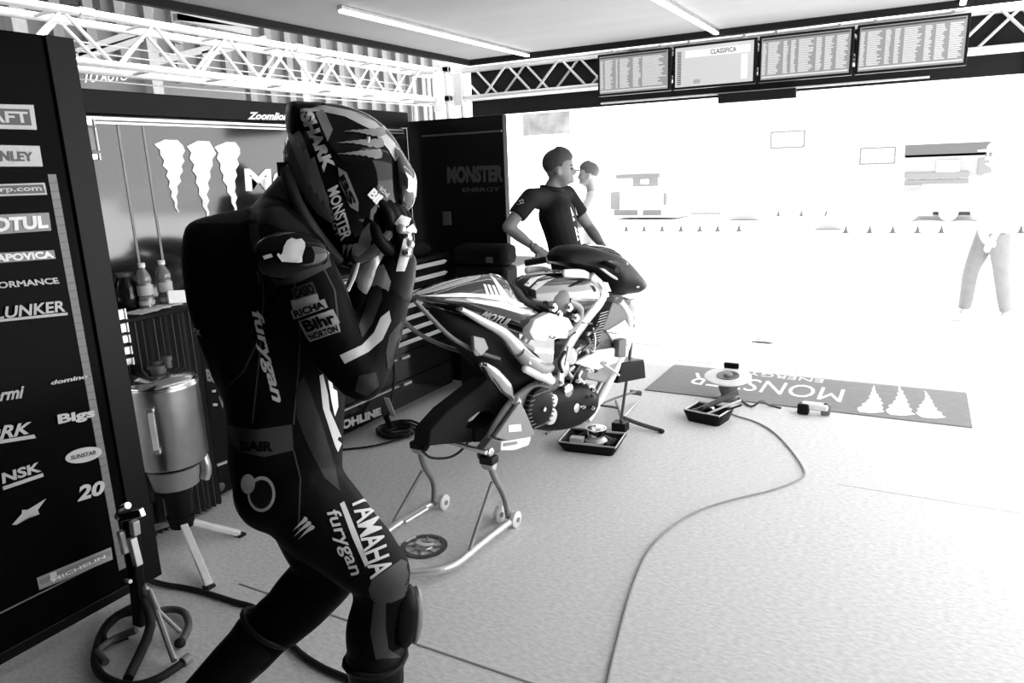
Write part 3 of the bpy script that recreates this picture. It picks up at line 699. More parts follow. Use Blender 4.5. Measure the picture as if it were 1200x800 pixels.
build('upright', MB().tube([at(168, 700, y=1.40), at(176, 735, y=1.38), G(150, 795, .03)], .017, 12), M_rub, t, smooth=True)
def V(px, py, y=1.38): return at(px, py, y=y)
build('clamp', MB().beam(V(141, 622), V(147, 648), .022), M_silver, t, bev=.003); build('clamp', MB().beam(V(154, 630), V(162, 662), .026), M_silver, t, bev=.003)
build('clamp', MB().beam(V(157, 610), V(159, 626), .026), M_silver, t, bev=.003)
build('cradle', MB().beam(V(142, 606), V(167, 600), .02, .03), M_chrome, t, bev=.003)
build('cradle', MB().tube([V(138, 606), V(143, 596), V(150, 592)], .012, 8), M_chrome, t, smooth=True)
build('spring_pin', MB().tube([V(148, 680), V(153, 681)], .008, 8, False), M_alu, t, smooth=True)
M_lv = mat('lever_silver', .3, .4, metal=.6)
build('lever', MB().tube([V(168, 688), V(182, 712), G(204, 774, .03)], .010, 8, False), M_lv, t, smooth=True)
build('lever', MB().tube([V(175, 690), V(186, 716), G(211, 740, .03)], .008, 8, False), M_lv, t, smooth=True)
build('lever_joint', MB().ell(V(171, 692), (.015, 0, 0), (0, .015, 0), (0, 0, .02)), M_lv, t, smooth=True)

# cables on the floor
build('floor_cable', MB().tube([G(p[0], p[1], .012) for p in ((150, 672), (190, 684), (215, 688), (240, 694), (275, 705), (300, 713), (325, 738), (352, 765), (380, 783), (412, 798), (440, 830))], .011, 10), M_rub, smooth=True, label='thick black cable snaking across the carpet behind the rider feet', cat='cable', org=G(300, 713, 0))
build('air_line', MB().tube([G(p[0], p[1], .006) for p in ((700, 850), (712, 798), (722, 755), (740, 690), (760, 645), (790, 615), (822, 597), (860, 585), (905, 574), (938, 561), (942, 550), (925, 525), (905, 505), (885, 494), (860, 486), (850, 480))], .0048, 8), M_grey, smooth=True, label='thin grey cable curving over the bright carpet to the tool tray', cat='cable', org=G(790, 615, 0))
# hose coil by the tool chest
t = thing('hose_coil', 'flat coil of black hose on the floor below the tool chest', 'hose', (-2.78, 3.46, 0))
c0 = Vector((-2.76, 3.42, 0))
for k in range(6):
    r = .06+.015*k; b = MB().tube([c0+Vector((r*math.cos(a_*math.pi/6), r*math.sin(a_*math.pi/6), .014+.012*(k % 3)+.004*math.sin(a_+k))) for a_ in range(12)], .0085, 8, closed=True, smooth=False)
    build('loop', b, M_rub, t, smooth=True)
build('hose_end', MB().tube([c0+Vector((.12, -.05, .02)), G(440, 522, .01), G(400, 527, .01), G(380, 530, .01)], .007, 8), M_rub, t, smooth=True)
t = thing('hanging_nozzle', 'black air hose handle with a white tag above the hose coil', 'nozzle', (-2.86, 3.36, .05))
build('hose', MB().tube([at(452, 500, x=-2.83), at(455, 485, x=-2.83), at(462, 445, x=-2.88), at(460, 415, x=-2.9)], .009, 8), M_rub, t, smooth=True)
build('tag', MB().beam(at(453, 466, x=-2.80), at(461, 487, x=-2.80), .04, .006, up=(0, 1, 0)), M_offw, t, bev=.002)
build('grip', MB().tube([at(452, 488, x=-2.82), at(458, 500, x=-2.82)], .018, 10, False), M_black, t, smooth=True)
# ============================================================ MOTORCYCLE
BF = Frame(-1.79, 2.62, 79)          # a forward, b to the right-hand side (towards the camera)
t = thing('motorcycle', 'black racing motorcycle without wheels propped on a rear stand, bodywork partly off', 'motorcycle', (-1.79, 2.62, 0))
bike = t
def B(px, py, b=.1): return BF.p(px, py, b)
def Bs(pts, b=.1): return [B(x, y, b) for x, y in pts]
def mirror(p):
    d = (p - BF.o).dot(BF.b); return p - BF.b*2*d
def solid(name, pts, b, th, m, parent=None, bev=.006, **k): return build(name, MB().prism(Bs(pts, b), BF.b*th), m, parent or bike, bev=bev, **k)
def both(name, fn, m, parent=None, **k):
    mb = fn(); o = build(name, mb, m, parent or bike, **k); mb2 = MB(); mb2.v = [mirror(v) for v in mb.v]; mb2.f = list(mb.f); build(name, mb2, m, parent or bike, **k); return o
M_bk = mat('bike_gloss', .012, .12, coat=1, noise=.2)
# tail unit
tail = build('tail_fairing', MB().inflate(Bs([(482, 346), (503, 336), (535, 325), (570, 319), (580, 324), (590, 340), (600, 352), (622, 364), (632, 372), (628, 388), (612, 392), (590, 384), (560, 374), (525, 363), (495, 353)], .03), B(575, 356, .03), BF.b, .125, p=3), M_bk, t, smooth=True)
bt = bvh_of(tail)
for q, m in ((((485, 345), (530, 331), (568, 321), (560, 327), (520, 339), (492, 346)), M_lgrey),
             (((490, 347), (540, 343), (590, 346), (618, 358), (600, 354), (560, 348), (520, 348)), M_offw),
             (((545, 350), (590, 354), (620, 366), (612, 368), (585, 360), (555, 354)), M_white),
             (((574, 322), (580, 326), (598, 350), (618, 360), (606, 360), (590, 350)), M_offw)):
    patch_on('stripe', q, m, tail, bt, L=5)  # pale patches paint the white highlights on the glossy tail
print_on('number_print', text_bm('IIII', .03), ((566, 333), (584, 335), (590, 347), (570, 346)), M_offw, tail, bt)
print_on('lettering', text_bm('MOTUL', .04), ((570, 364), (602, 374), (594, 384), (562, 370)), M_lgrey, tail, bt)
build('seat_pad', MB().inflate(Bs([(576, 326), (588, 330), (600, 350), (620, 360), (612, 364), (592, 354)], .0), B(597, 346, 0), BF.b, .1, p=4), M_rub, t, smooth=True)
# tank / airbox
tank = build('airbox_cover', MB().inflate(Bs([(606, 352), (608, 330), (622, 321), (650, 317), (684, 317), (700, 328), (702, 345), (690, 362), (660, 372), (630, 370), (612, 362)], .03), B(655, 345, .03), BF.b, .13, p=3), M_bk, t, smooth=True)
ba = bvh_of(tank)
for q, m in ((((602, 318), (650, 316), (690, 318), (694, 322), (650, 320), (610, 323)), M_offw), (((614, 334), (622, 326), (640, 322), (630, 327), (620, 336)), M_white), (((622, 338), (630, 330), (650, 326), (640, 331), (628, 340)), M_lgrey)):
    patch_on('stripe', q, m, tank, ba, L=5)
build('airbox_dome', MB().ell(B(652, 352, .11), BF.a*.09, BF.b*.06, UP*.085), M_dgrey, t, smooth=True)
build('filler_cap', MB().lathe(B(652, 322, 0), UP, [(0, .035), (.02, .035), (.024, .03)], 20), M_alu, t, smooth=True)
# frame spar
both('frame_spar', lambda: MB().loft(Bs([(694, 325), (706, 340), (704, 352), (690, 370), (672, 395), (660, 420), (656, 448)], .14), [.028, .036, .034, .032, .032, .032, .026], [.018]*7, BF.b), M_silver, smooth=True)
both('upper_beam', lambda: MB().loft(Bs([(662, 320), (684, 322), (700, 335)], .12), [.02, .026, .03], [.015]*3, BF.b), M_offw, smooth=True)
sp = solid('seat_rail_plate', [(622, 374), (640, 366), (662, 372), (668, 384), (655, 390), (640, 392), (634, 400), (622, 398), (616, 388)], .15, .05, M_offw)
solid('bracket', [(640, 386), (664, 384), (662, 396), (644, 396)], .16, .03, M_white, bev=.004)
both('subframe_tube', lambda: MB().tube(Bs([(486, 352), (505, 372), (530, 396), (560, 412), (585, 420)], .11), [.010]*5, 10), M_dgrey, smooth=True)
both('subframe_tube', lambda: MB().tube(Bs([(536, 360), (570, 378), (600, 395), (625, 410)], .10), [.012]*4, 10), M_grey, smooth=True)
ex = build('exhaust_pipe', MB().tube(Bs([(540, 362), (565, 376), (590, 390), (606, 408), (622, 424), (640, 432)], .16), [.011, .018, .024, .034, .036, .03], 16), M_silver, t, smooth=True)
build('heat_guard', MB().tube(Bs([(608, 412), (630, 432), (646, 430)], .175), [.03, .04, .02], 12), M_grey, ex, smooth=True)
build('sticker', MB().prism(Bs([(622, 418), (634, 421), (632, 430), (620, 426)], .205), BF.b*.003), M_white, ex)
build('catch_bracket', MB().ell(B(560, 408, .15), BF.a*.03, BF.b*.01, UP*.035), M_grey, t, smooth=True)
solid('quick_clamp', [(553, 393), (566, 396), (571, 408), (562, 417), (554, 408)], .15, .02, M_grey, bev=.004)
# under tray and hugger, black
build('undertray', MB().inflate(Bs([(505, 360), (560, 378), (605, 400), (632, 425), (640, 455), (618, 470), (590, 462), (560, 430), (528, 396)], .0), B(585, 415, 0), BF.b, .10, p=4), M_blackm, t, smooth=True)
build('chain_cover', MB().loft(Bs([(502, 512), (520, 484), (545, 462), (580, 446), (620, 436)], -.13), [.025, .035, .045, .05, .05], [.018]*5, BF.b), M_blackm, t, smooth=True)
build('swingarm', MB().loft(Bs([(565, 533), (580, 505), (600, 478), (626, 458), (650, 448)], .13), [.03, .04, .05, .05, .04], [.02]*5, BF.b), M_dgrey, t, smooth=True)
build('swingarm', MB().loft(Bs([(497, 524), (508, 503), (528, 478), (560, 458), (600, 446)], -.15), [.022, .03, .034, .034, .03], [.02]*5, BF.b), M_blackm, t, smooth=True)
solid('hugger_shade', [(493, 520), (495, 502), (516, 479), (543, 458), (575, 432), (600, 440), (612, 470), (604, 500), (585, 513), (547, 516), (547, 499.5), (562, 494), (571, 484), (566, 479), (552, 481), (541, 489), (537, 500), (545, 499.5), (545, 516), (510, 518)], -.02, .10, M_blackm, bev=.008)  # black plate, its outline widened to fill the shade behind the tail
pl = solid('swingarm_plate', [(578, 512), (592, 492), (608, 470), (616, 486), (625, 508), (612, 514), (596, 517)], .17, .025, M_grey)
solid('sticker', [(596, 498), (610, 497), (611, 505), (596, 506)], .184, .003, M_white, pl, bev=0)
solid('lower_plate', [(583, 517), (620, 511), (617, 521), (600, 527), (584, 527)], .17, .03, M_offw, bev=.004)
solid('sticker', [(590, 519), (606, 517), (606, 520), (590, 523)], .187, .003, M_grey, bike, bev=0)
solid('axle_block', [(560, 528), (572, 512), (584, 516), (582, 528), (568, 534)], .16, .05, M_dgrey)
build('axle_nut', MB().lathe(B(570, 528, .17), BF.b, [(0, .02), (.03, .02), (.032, .012)], 6), M_alu, t)
build('axle_spindle', MB().tube([B(570, 530, .2), B(570, 530, .2)-BF.b*.40], .011, 12, False), M_alu, t, smooth=True)
build('muffler', MB().loft(Bs([(568, 428), (578, 438), (590, 452), (600, 466)], .15), [.016, .032, .036, .012], [.03, .04, .04, .014], BF.b), M_chrome, t, smooth=True)
build('muffler_tip', MB().lathe(B(603, 468, .15), (B(612, 478, .15)-B(603, 468, .15)), [(0, .022), (.03, .022), (.03, .016), (.005, .016)], 16), M_lgrey, t, smooth=True)
build('brake_reservoir', MB().loft(Bs([(616, 432), (630, 436), (646, 446)], .18), [.02, .034, .022], [.02, .03, .02], BF.b), M_offw, t, smooth=True)
for q in (((495, 528), (505, 536), (525, 536), (540, 528), (552, 512), (556, 500)), ((640, 440), (625, 455), (615, 452), (608, 462))): build('hose', MB().tube(Bs(q, -.02), .006, 8), M_rub, t, smooth=True)
# engine
cl = build('engine_case', MB().inflate(Bs([(612, 452), (640, 445), (675, 445), (690, 460), (685, 480), (665, 496), (640, 503), (620, 500), (610, 480)], .02), B(648, 474, .02), BF.b, .14, p=5), M_black, t, smooth=True)
cc = B(627, 477, .14)
cl = build('clutch_cover', MB().lathe(cc, BF.b, [(0, .10), (.02, .105), (.035, .1), (.045, .08), (.05, .03)], 32), M_black, t, smooth=True)
for k in range(9):
    z = -.08+.02*k; h = math.sqrt(.105**2-z*z); build('cooling_fin', MB().obox(cc+UP*z+BF.b*.025, BF.a*h, BF.b*.02, UP*.0035), M_dgrey, cl, bev=.002)
build('cover_bolt', MB().lathe(cc+BF.b*.05, BF.b, [(0, .012), (.012, .012)], 6), M_alu, cl)
for (px, py, r, b, m) in ((650, 470, .035, .17, M_offw), (648, 488, .045, .17, M_lgrey), (668, 458, .04, .16, M_chrome), (676, 478, .035, .16, M_silver), (662, 432, .05, .15, M_silver), (684, 438, .05, .13, M_dgrey), (672, 418, .045, .15, M_lgrey), (694, 458, .035, .13, M_offw), (690, 480, .03, .1, M_lgrey)):
    c = B(px, py, b); o = build('engine_cover', MB().lathe(c-BF.b*.05, BF.b, [(0, r), (.035, r), (.045, r*.92), (.052, r*.6), (.055, r*.2)], 24), m, t, smooth=True)
    for k in range(5):
        a_ = k*2*math.pi/5; build('cover_bolt', MB().lathe(c-BF.b*.012+(BF.a*math.cos(a_)+UP*math.sin(a_))*r*.84, BF.b, [(0, .004), (.008, .004)], 6), M_alu, o)
solid('cylinder_block', [(668, 405), (700, 388), (715, 410), (690, 445), (668, 440)], .02, .22, M_grey)
solid('cam_cover', [(690, 385), (712, 372), (724, 392), (704, 408)], .02, .24, M_lgrey)
for k in range(5): build('header_pipe', MB().tube(Bs([(700+3*k, 432), (706-2*k, 458), (690-4*k, 478), (660, 492)], -.06+.05*min(k, 3)), .018, 10), M_silver, t, smooth=True) if k < 4 else None
rad = solid('radiator', [(704, 352), (724, 360), (712, 412), (694, 424), (682, 410)], .05, .16, M_dgrey)
for k in range(14):
    p = B(708, 366, .135)-UP*.014*k - BF.a*.009*k; build('radiator_fin', MB().obox(p, BF.a*.04, BF.b*.002, UP*.0025), M_grey, rad)
solid('shroud', [(672, 425), (698, 410), (735, 405), (720, 425), (696, 434)], .14, .03, M_offw, bev=.008)
build('coolant_hose', MB().tube(Bs([(726, 352), (737, 372), (736, 400), (727, 420), (712, 450), (696, 480), (688, 492)], .12), [.02, .022, .022, .024, .024, .024, .02], 14), M_offw, t, smooth=True)
build('coolant_hose', MB().tube(Bs([(712, 358), (730, 366), (740, 385)], .05), .02, 14), M_lgrey, t, smooth=True)
build('coolant_hose', MB().tube(Bs([(666, 352), (680, 362), (676, 380), (662, 392)], .15), .018, 12), M_grey, t, smooth=True)
solid('oil_cooler', [(712, 422), (738, 418), (740, 440), (706, 446)], .05, .2, M_black)
solid('brake_caliper', [(722, 398), (731, 396), (730, 418), (721, 418)], .16, .04, M_dgrey)
rd = random.Random(7)
for k in range(26):
    x, y = rd.uniform(650, 725), rd.uniform(372, 488)
    if x > 705 and y > 440: continue
    b_ = .13+rd.uniform(0, .04); x2, y2 = x+rd.uniform(-22, 22), y+rd.uniform(-10, 26)
    build('hose', MB().tube(Bs([(x, y), ((x+x2)/2+rd.uniform(-6, 6), (y+y2)/2), (x2, y2)], b_), rd.choice([.005, .007, .009]), 8), rd.choice([M_rub, M_alu, M_dgrey, M_lgrey, M_rub]), t, smooth=True)
for k in range(16):
    c = B(rd.uniform(612, 712), rd.uniform(392, 480), .165); build('fitting', MB().lathe(c, BF.b, [(0, .011), (.014, .011), (.014, .007), (.024, .007)], 8), rd.choice([M_alu, M_chrome, M_dgrey]), t, smooth=True)
for q in ((652, 368), (664, 360), (672, 372), (646, 360)): build('fitting', MB().lathe(B(q[0], q[1], .16), BF.b, [(0, .02), (.02, .02), (.02, .012), (.03, .012)], 12), M_chrome, t, smooth=True)
# front: stays, dash, upper fairing, bars
build('fairing_nose', MB().inflate(Bs([(652, 292), (668, 286), (690, 289), (712, 296), (728, 310), (740, 324), (749, 336), (742, 343), (720, 344), (704, 340), (694, 324), (672, 312), (650, 306)], .04), B(705, 315, .04), BF.b, .15, p=3), M_black, t, smooth=True)
build('windscreen', MB().inflate(Bs([(680, 286), (700, 287), (716, 297), (722, 305), (704, 300), (686, 294)], .02), B(703, 295, .02), BF.b, .11, p=2), M_gloss, t, smooth=True)
build('dash_unit', MB().obox(B(672, 292, .0), BF.a*.03, BF.b*.07, UP*.02), M_black, t, bev=.006)
build('fairing_stay', MB().tube(Bs([(700, 310), (720, 325), (748, 336)], .16), .008, 8), M_lgrey, t, smooth=True)
build('stay_tag', MB().prism(Bs([(706, 330), (712, 331), (716, 341), (710, 342)], .185), BF.b*.004), M_lgrey, t)
both('clip_on_bar', lambda: MB().tube([B(688, 308, .06), B(688, 306, .06)+BF.b*.08, B(688, 306, .06)+BF.b*.13-BF.a*.03], .012, 10), M_alu, smooth=True)
both('hand_grip', lambda: MB().tube([B(688, 306, .06)+BF.b*.13-BF.a*.03, B(688, 306, .06)+BF.b*.24-BF.a*.08-UP*.02], .018, 12, False), M_rub, smooth=True)
both('brake_lever', lambda: MB().tube([B(688, 306, .06)+BF.b*.10, B(688, 306, .06)+BF.b*.15+BF.a*.03, B(688, 306, .06)+BF.b*.25], .006, 8), M_lgrey, smooth=True)
build('headstock', MB().lathe(B(724, 368, 0), (B(718, 330, 0)-B(724, 368, 0)), [(0, .035), (.17, .035)], 20), M_silver, t, smooth=True)
build('yoke', MB().obox(B(722, 352, 0), BF.a*.03, BF.b*.12, UP*.016), M_offw, t, bev=.008)
build('nose_cone', MB().ell(B(738, 364, .05), BF.a*.05, BF.b*.08, UP*.058), M_white, t, smooth=True)
solid('nose_stay', [(722, 346), (744, 338), (752, 352), (736, 352)], .05, .08, M_offw)

# rear stand (silver tubing, white rollers)
t = thing('rear_stand', 'silver tubular rear stand with white rollers carrying the back of the motorcycle', 'stand', (-1.75, 2.5, 0))
M_st = mat('stand_tube', .68, .35, metal=.7)
def yv(px, py, y): return at(px, py, y=y)
RR = at(596, 618, z=.045); RL = at(512, 592, z=.045)
def gz(px, py, z=.045): return at(px, py, z=z)
build('base_tube', MB().tube([gz(596, 612), gz(570, 632), gz(548, 650), gz(535, 660), gz(518, 667), gz(490, 671), gz(450, 672), gz(432, 668), gz(426, 655), gz(434, 638), gz(460, 618), gz(485, 602), gz(508, 588)], .017, 12), M_st, t, smooth=True)
for (top, mid, low, foot, y0) in (((573, 541), (579, 558), (591, 582), (596, 606), 2.62), ((491, 523), (497, 545), (508, 565), (509, 590), 2.62)):
    P = [yv(*top, y0), yv(*mid, y0+.03), yv(*low, y0+.07), gz(foot[0], foot[1], .05)]
    build('arm', MB().tube(P, .015, 12), M_grey, t, smooth=True)
    br = (548, 652) if top[0] > 550 else (461, 612)
    build('brace', MB().tube([P[1]+Vector((-.01, -.005, -.03)), gz(*br)], .009, 10, False), M_grey, t, smooth=True)
    build('hook', MB().obox(P[0]+UP*.012, (.035, 0, 0), (0, .03, 0), (0, 0, .018)), M_rub, t, bev=.006)
    build('hook_collar', MB().lathe(P[0]-X*.03-UP*.012, X, [(0, .02), (.01, .026), (.05, .026), (.06, .02)], 14), M_lgrey, t, smooth=True)
build('cross_tube', MB().tube([gz(474, 612), gz(500, 596)], .012, 10, False), M_st, t, smooth=True)
def roller(c, ax):
    w = build('roller', MB().lathe(c-ax*.014, ax, [(0, .030), (.005, .038), (.023, .038), (.028, .030)], 24), M_offw, t, smooth=True)
    build('roller_hub', MB().lathe(c-ax*.018, ax, [(0, .012), (.036, .012)], 12), M_grey, w, smooth=True)
ax = Vector((.98, -.05, 0)).normalized()
for (px, py) in ((604, 608), (585, 602), (520, 588)): c = at(px, py, z=.038); roller(c, ax)

# front stand: thin pole under the headstock
t = thing('front_stand', 'slim dark pole stand with splayed feet under the front of the motorcycle', 'stand', at(727, 500, z=0))
f0 = at(727, 498, z=.03); top = at(742, 381, y=f0.y); p1 = at(737, 425, y=f0.y+.0)
build('pole', MB().tube([f0, at(733, 455, y=f0.y), p1, top], .009, 10), M_dgrey, t, smooth=True)
build('cross_head', MB().tube([at(725, 382, y=f0.y), at(744, 381, y=f0.y)], .010, 8, False), M_dgrey, t, smooth=True)
build('foot_block', MB().obox(at(727, 499, z=.03), (.045, 0, 0), (0, .04, 0), (0, 0, .028)), M_black, t, bev=.006)
build('leg', MB().tube([at(728, 488, z=.06), at(748, 496, z=.03), at(774, 504, z=.015)], .013, 10), M_dgrey, t, smooth=True)
build('leg', MB().tube([at(728, 488, z=.06), at(722, 470, z=.02)], .010, 10, False), M_dgrey, t, smooth=True)
build('leg_cap', MB().ell(at(775, 505, z=.016), (.02, 0, 0), (0, .016, 0), (0, 0, .015)), M_rub, t, smooth=True)
build('leg', MB().tube([at(731, 488, z=.06), at(740, 478, z=.02), at(748, 470, z=.012)], .007, 8), M_lgrey, t, smooth=True)
t = thing('air_hose', 'grey air hose rising from the floor to the front stand of the motorcycle', 'hose', at(690, 480, z=0))
build('hose_body', MB().tube([at(640, 508, z=.01), at(660, 495, z=.012), at(690, 481, z=.03), at(712, 470, z=.06), at(734, 462, z=.09), at(750, 458, z=.09)], .008, 8), M_grey, t, smooth=True)
build('nozzle', MB().tube([at(738, 459, z=.09), at(752, 461, z=.08)], .016, 10, False), M_dgrey, t, smooth=True)
build('coupling', MB().tube([at(680, 484, z=.03), at(688, 484, z=.03)], .014, 10, False), M_dgrey, t, smooth=True)

# sprocket on the floor
c = at(497, 641, z=.0); t = thing('chain_sprocket', 'toothed chain sprocket lying flat on the carpet inside the rear stand', 'sprocket', c)
R = .103
pts = []
for k in range(44*4):
    a_ = 2*math.pi*k/(44*4); r = R*(1.0 if k % 4 in (1, 2) else .94); pts.append((r*math.cos(a_), r*math.sin(a_)))
inn = [(R*.78*math.cos(2*math.pi*k/(44*4)), R*.78*math.sin(2*math.pi*k/(44*4))) for k in range(44*4)]
b = MB(); n = len(pts)
for z in (.002, .009): b.v += [c+Vector((x, y, z)) for x, y in pts] + [c+Vector((x, y, z)) for x, y in inn]
for i in range(n):
    j = (i+1) % n; b.f += [(i, j, n+j, n+i), (2*n+i, 3*n+i, 3*n+j, 2*n+j), (i, 2*n+i, 2*n+j, j), (n+i, n+j, 3*n+j, 3*n+i)]
build('tooth_ring', b, M_dgrey, t)
for k in range(8):
    a_ = k*math.pi/4+.2; d = Vector((math.cos(a_), math.sin(a_), 0)); e = Vector((-d.y, d.x, 0))
    build('spoke', MB().beam(c+d*.035+UP*.006, c+(d+e*.25)*.082+UP*.006, .008, .005), M_grey, t, bev=.001)
build('hub_ring', MB().tube([c+Vector((.037*math.cos(k*math.pi/8), .037*math.sin(k*math.pi/8), .008)) for k in range(16)], .005, 8, smooth=False, closed=True), M_alu, t, smooth=True)
build('lock_plate', MB().prism([c+Vector(v) for v in ((-.045, -.012, .016), (.01, -.02, .016), (.05, .01, .016), (.04, .024, .016), (.0, .005, .016), (-.04, .008, .016))], (0, 0, .006)), M_offw, t, bev=.001)
build('rim_label', MB().prism([c+Vector((r*math.cos(a_), r*math.sin(a_), .0105)) for r, a_ in ((.083, 2.6), (.097, 2.6), (.098, 2.9), (.097, 3.25), (.083, 3.25), (.084, 2.9))], (0, 0, .001)), M_white, t)

# parts trays
def tray(name, label, c, w, d, ang, h=.05, rim=M_black):
    t = thing(name, label, 'tray', (c.x, c.y, 0)); e = Vector((math.cos(ang), math.sin(ang), 0)); f = Vector((-e.y, e.x, 0)); o = Vector((c.x, c.y, 0))
    b = MB(); R4 = []
    for (k, z, s_) in ((0, .002, .82), (1, h, 1.0), (2, h, .93), (3, .008, .77)):
        R4.append(len(b.v)); rw, rd_ = w/2*s_, d/2*s_; cr = .03
        for (sx, sy, a0) in ((1, 1, 0), (-1, 1, 90), (-1, -1, 180), (1, -1, 270)):
            for q in range(5):
                a_ = math.radians(a0+q*22.5); b.v.append(o+e*(sx*(rw-cr)+cr*math.cos(a_))+f*(sy*(rd_-cr)+cr*math.sin(a_))+UP*z)
    for r0, r1 in zip(R4[:-1], R4[1:]):
        for i in range(20): j = (i+1) % 20; b.f.append((r0+i, r0+j, r1+j, r1+i))
    b.f.append(tuple(R4[0]+i for i in range(20))[::-1]); b.f.append(tuple(R4[3]+i for i in range(20)))
    build('basin', b, M_black, t, smooth=True)
    build('rim', MB().tube([o+e*(sx*(w/2-.012))+f*(sy*(d/2-.012))+UP*h for sx, sy in ((1, 1), (-1, 1), (-1, -1), (1, -1))], .007, 8, smooth=False, closed=True), rim, t, smooth=True)
    return t, o, e, f
c = at(694, 524, z=.0)
t, o, e, f = tray('parts_tray', 'black plastic tray with a silver ring and metal parts beside the front stand', c, .36, .26, .12, .06, M_lgrey)
def item(name, label, mb, m, cat='part', **k): return build(name, mb, m, label=label, cat=cat, **k)
item('metal_ring', 'polished steel ring standing on top of the parts in the nearer tray', MB().lathe(o+e*.02+f*.02+UP*.075, UP, [(0, .052), (.035, .06), (.04, .06), (.04, .052), (0, .046)], 32), M_chrome, 'ring', smooth=True)
item('machined_part', 'round grey metal part under the steel ring in the nearer tray', MB().lathe(o+e*.02+f*.02+UP*.01, UP, [(0, .06), (.03, .065), (.05, .045), (.064, .045)], 24), M_silver, 'part', smooth=True)
item('machined_part', 'pale angular metal bracket on the left side of the nearer tray', MB().obox(o-e*.09+f*.0+UP*.035, e*.04, f*.025, UP*.02), M_offw, 'part', bev=.004)
item('machined_part', 'dark metal lever at the back of the nearer tray', MB().tube([o-e*.12+f*.06+UP*.02, o-e*.03+f*.085+UP*.06, o+e*.1+f*.07+UP*.03], .012, 10), M_dgrey, 'part', smooth=True)
item('machined_part', 'short black sleeve at the right end of the nearer tray', MB().tube([o+e*.09-f*.03+UP*.03, o+e*.13+f*.04+UP*.04], .02, 12, False), M_rub, 'part', smooth=True)
item('rag', 'crumpled pale rag tucked at the front of the nearer tray', MB().ell(o-e*.01-f*.065+UP*.03, e*.06, f*.02, UP*.018), M_offw, 'rag', smooth=True)
c = at(830, 492, z=.0)
t, o, e, f = tray('tool_tray', 'black tray of tools on the floor in front of the logo mat', c, .26, .22, -.2, .075, M_offw)
for i, (a0, b0, a1, b1, z0, z1, r, m, lab) in enumerate(((-.08, -.03, .12, .16, .05, .16, .016, M_dgrey, 'thick dark handled tool leaning across the tool tray'), (-.10, .05, -.02, -.05, .04, .09, .009, M_black, 'short black tool at the left of the tool tray'),
        (-.05, .07, .05, -.04, .05, .1, .008, M_alu, 'steel spanner lying in the middle of the tool tray'), (.0, -.05, .16, .12, .05, .13, .007, M_offw, 'pale rod sticking out of the tool tray to the right'), (.03, -.06, .18, .08, .05, .11, .006, M_black, 'thin black rod beside the pale rod in the tool tray'))):
    b = MB().tube([o+e*a0+f*b0+UP*z0, o+e*a1+f*b1+UP*z1], r, 10, False); b.ell(o+e*a0+f*b0+UP*z0, e*r*1.7, f*r*1.7, UP*r*1.2, 10, 6)
    item('hand_tool', lab, b, m, 'tool', smooth=True)
# round disc device
c = at(853, 468, z=0); t = thing('fan_heater', 'small device topped by a pale round disc standing on the logo mat edge', 'device', c)
top = at(853, 441, y=c.y); h = top.z
build('base', MB().lathe(c, UP, [(0, .07), (.02, .075), (.03, .05), (.05, .035)], 20), M_dgrey, t, smooth=True)
build('motor_body', MB().lathe(c+UP*.045, UP, [(0, .05), (.03, .062), (h-.09, .062), (h-.06, .04)], 20), M_dgrey, t, smooth=True)
dk = build('disc', MB().lathe(top-UP*.012, Vector((0, -.12, 1)), [(0, .14), (.006, .155), (.016, .155), (.022, .13), (.016, .05), (.022, .04)], 40), M_offw, t, smooth=True)
build('disc_ring', MB().lathe(top+UP*.003, Vector((0, -.12, 1)), [(0, .075), (.008, .075), (.008, .062), (.009, .05)], 32), M_dgrey, dk, smooth=True)
build('hub', MB().lathe(top+UP*.006, Vector((0, -.12, 1)), [(0, .03), (.02, .028), (.025, .01)], 20), M_grey, dk, smooth=True)
build('handle', MB().obox(top+Vector((-.0, .10, .05)), (.05, 0, 0), (0, .012, 0), (0, 0, .02)), M_black, t, bev=.006)
build('cable', MB().tube([c+Vector((.07, 0, .02)), at(880, 476, z=.008), at(892, 470, z=.05), at(903, 475, z=.006), at(915, 478, z=.006)], .008, 8), M_dgrey, t, smooth=True)
# small item right
c = at(950, 486, z=0); t = thing('glove_box', 'small white pouch with black ends lying at the near edge of the mat', 'pouch', c)
build('pouch_end', MB().obox(c+Vector((-.045, 0, .037)), (.035, 0, 0), (0, .03, 0), (0, 0, .035)), M_black, t, bev=.012); build('pouch_body', MB().obox(c+Vector((.02, .02, .055)), (.08, .0, 0), (0, .035, 0), (0, 0, .02)), M_offw, t, bev=.012)
build('pouch_end', MB().obox(c+Vector((.085, .025, .04)), (.025, .01, 0), (0, .03, 0), (0, 0, .035)), M_dgrey, t, bev=.01)

# logo mat
t = thing('floor_mat', 'grey rectangular mat with white claw mark and lettering on the carpet', 'mat', (-.63, 5.28, 0))
build('mat_sheet', MB().box((-1.64, 4.85, 0), (.37, 5.71, .008)), M_matgrey, t, bev=.002)
def MP(px, py): return at(px, py, z=.0095)
print_flat('claw_emblem', poly_bm(claw_polys(8)), [MP(*p) for p in ((1106, 491), (1000, 482), (1012, 449), (1094, 454))], M_matprint, t)
print_flat('lettering', text_bm('MONSTER', 0), [(-.36, 5.05, .0095), (-1.42, 5.1, .0095), (-1.42, 5.40, .0095), (-.36, 5.35, .0095)], M_matprint, t)
print_flat('lettering', text_bm('ENERGY', .0), [(-.52, 5.46, .0095), (-1.05, 5.48, .0095), (-1.05, 5.57, .0095), (-.52, 5.55, .0095)], M_matprint, t)
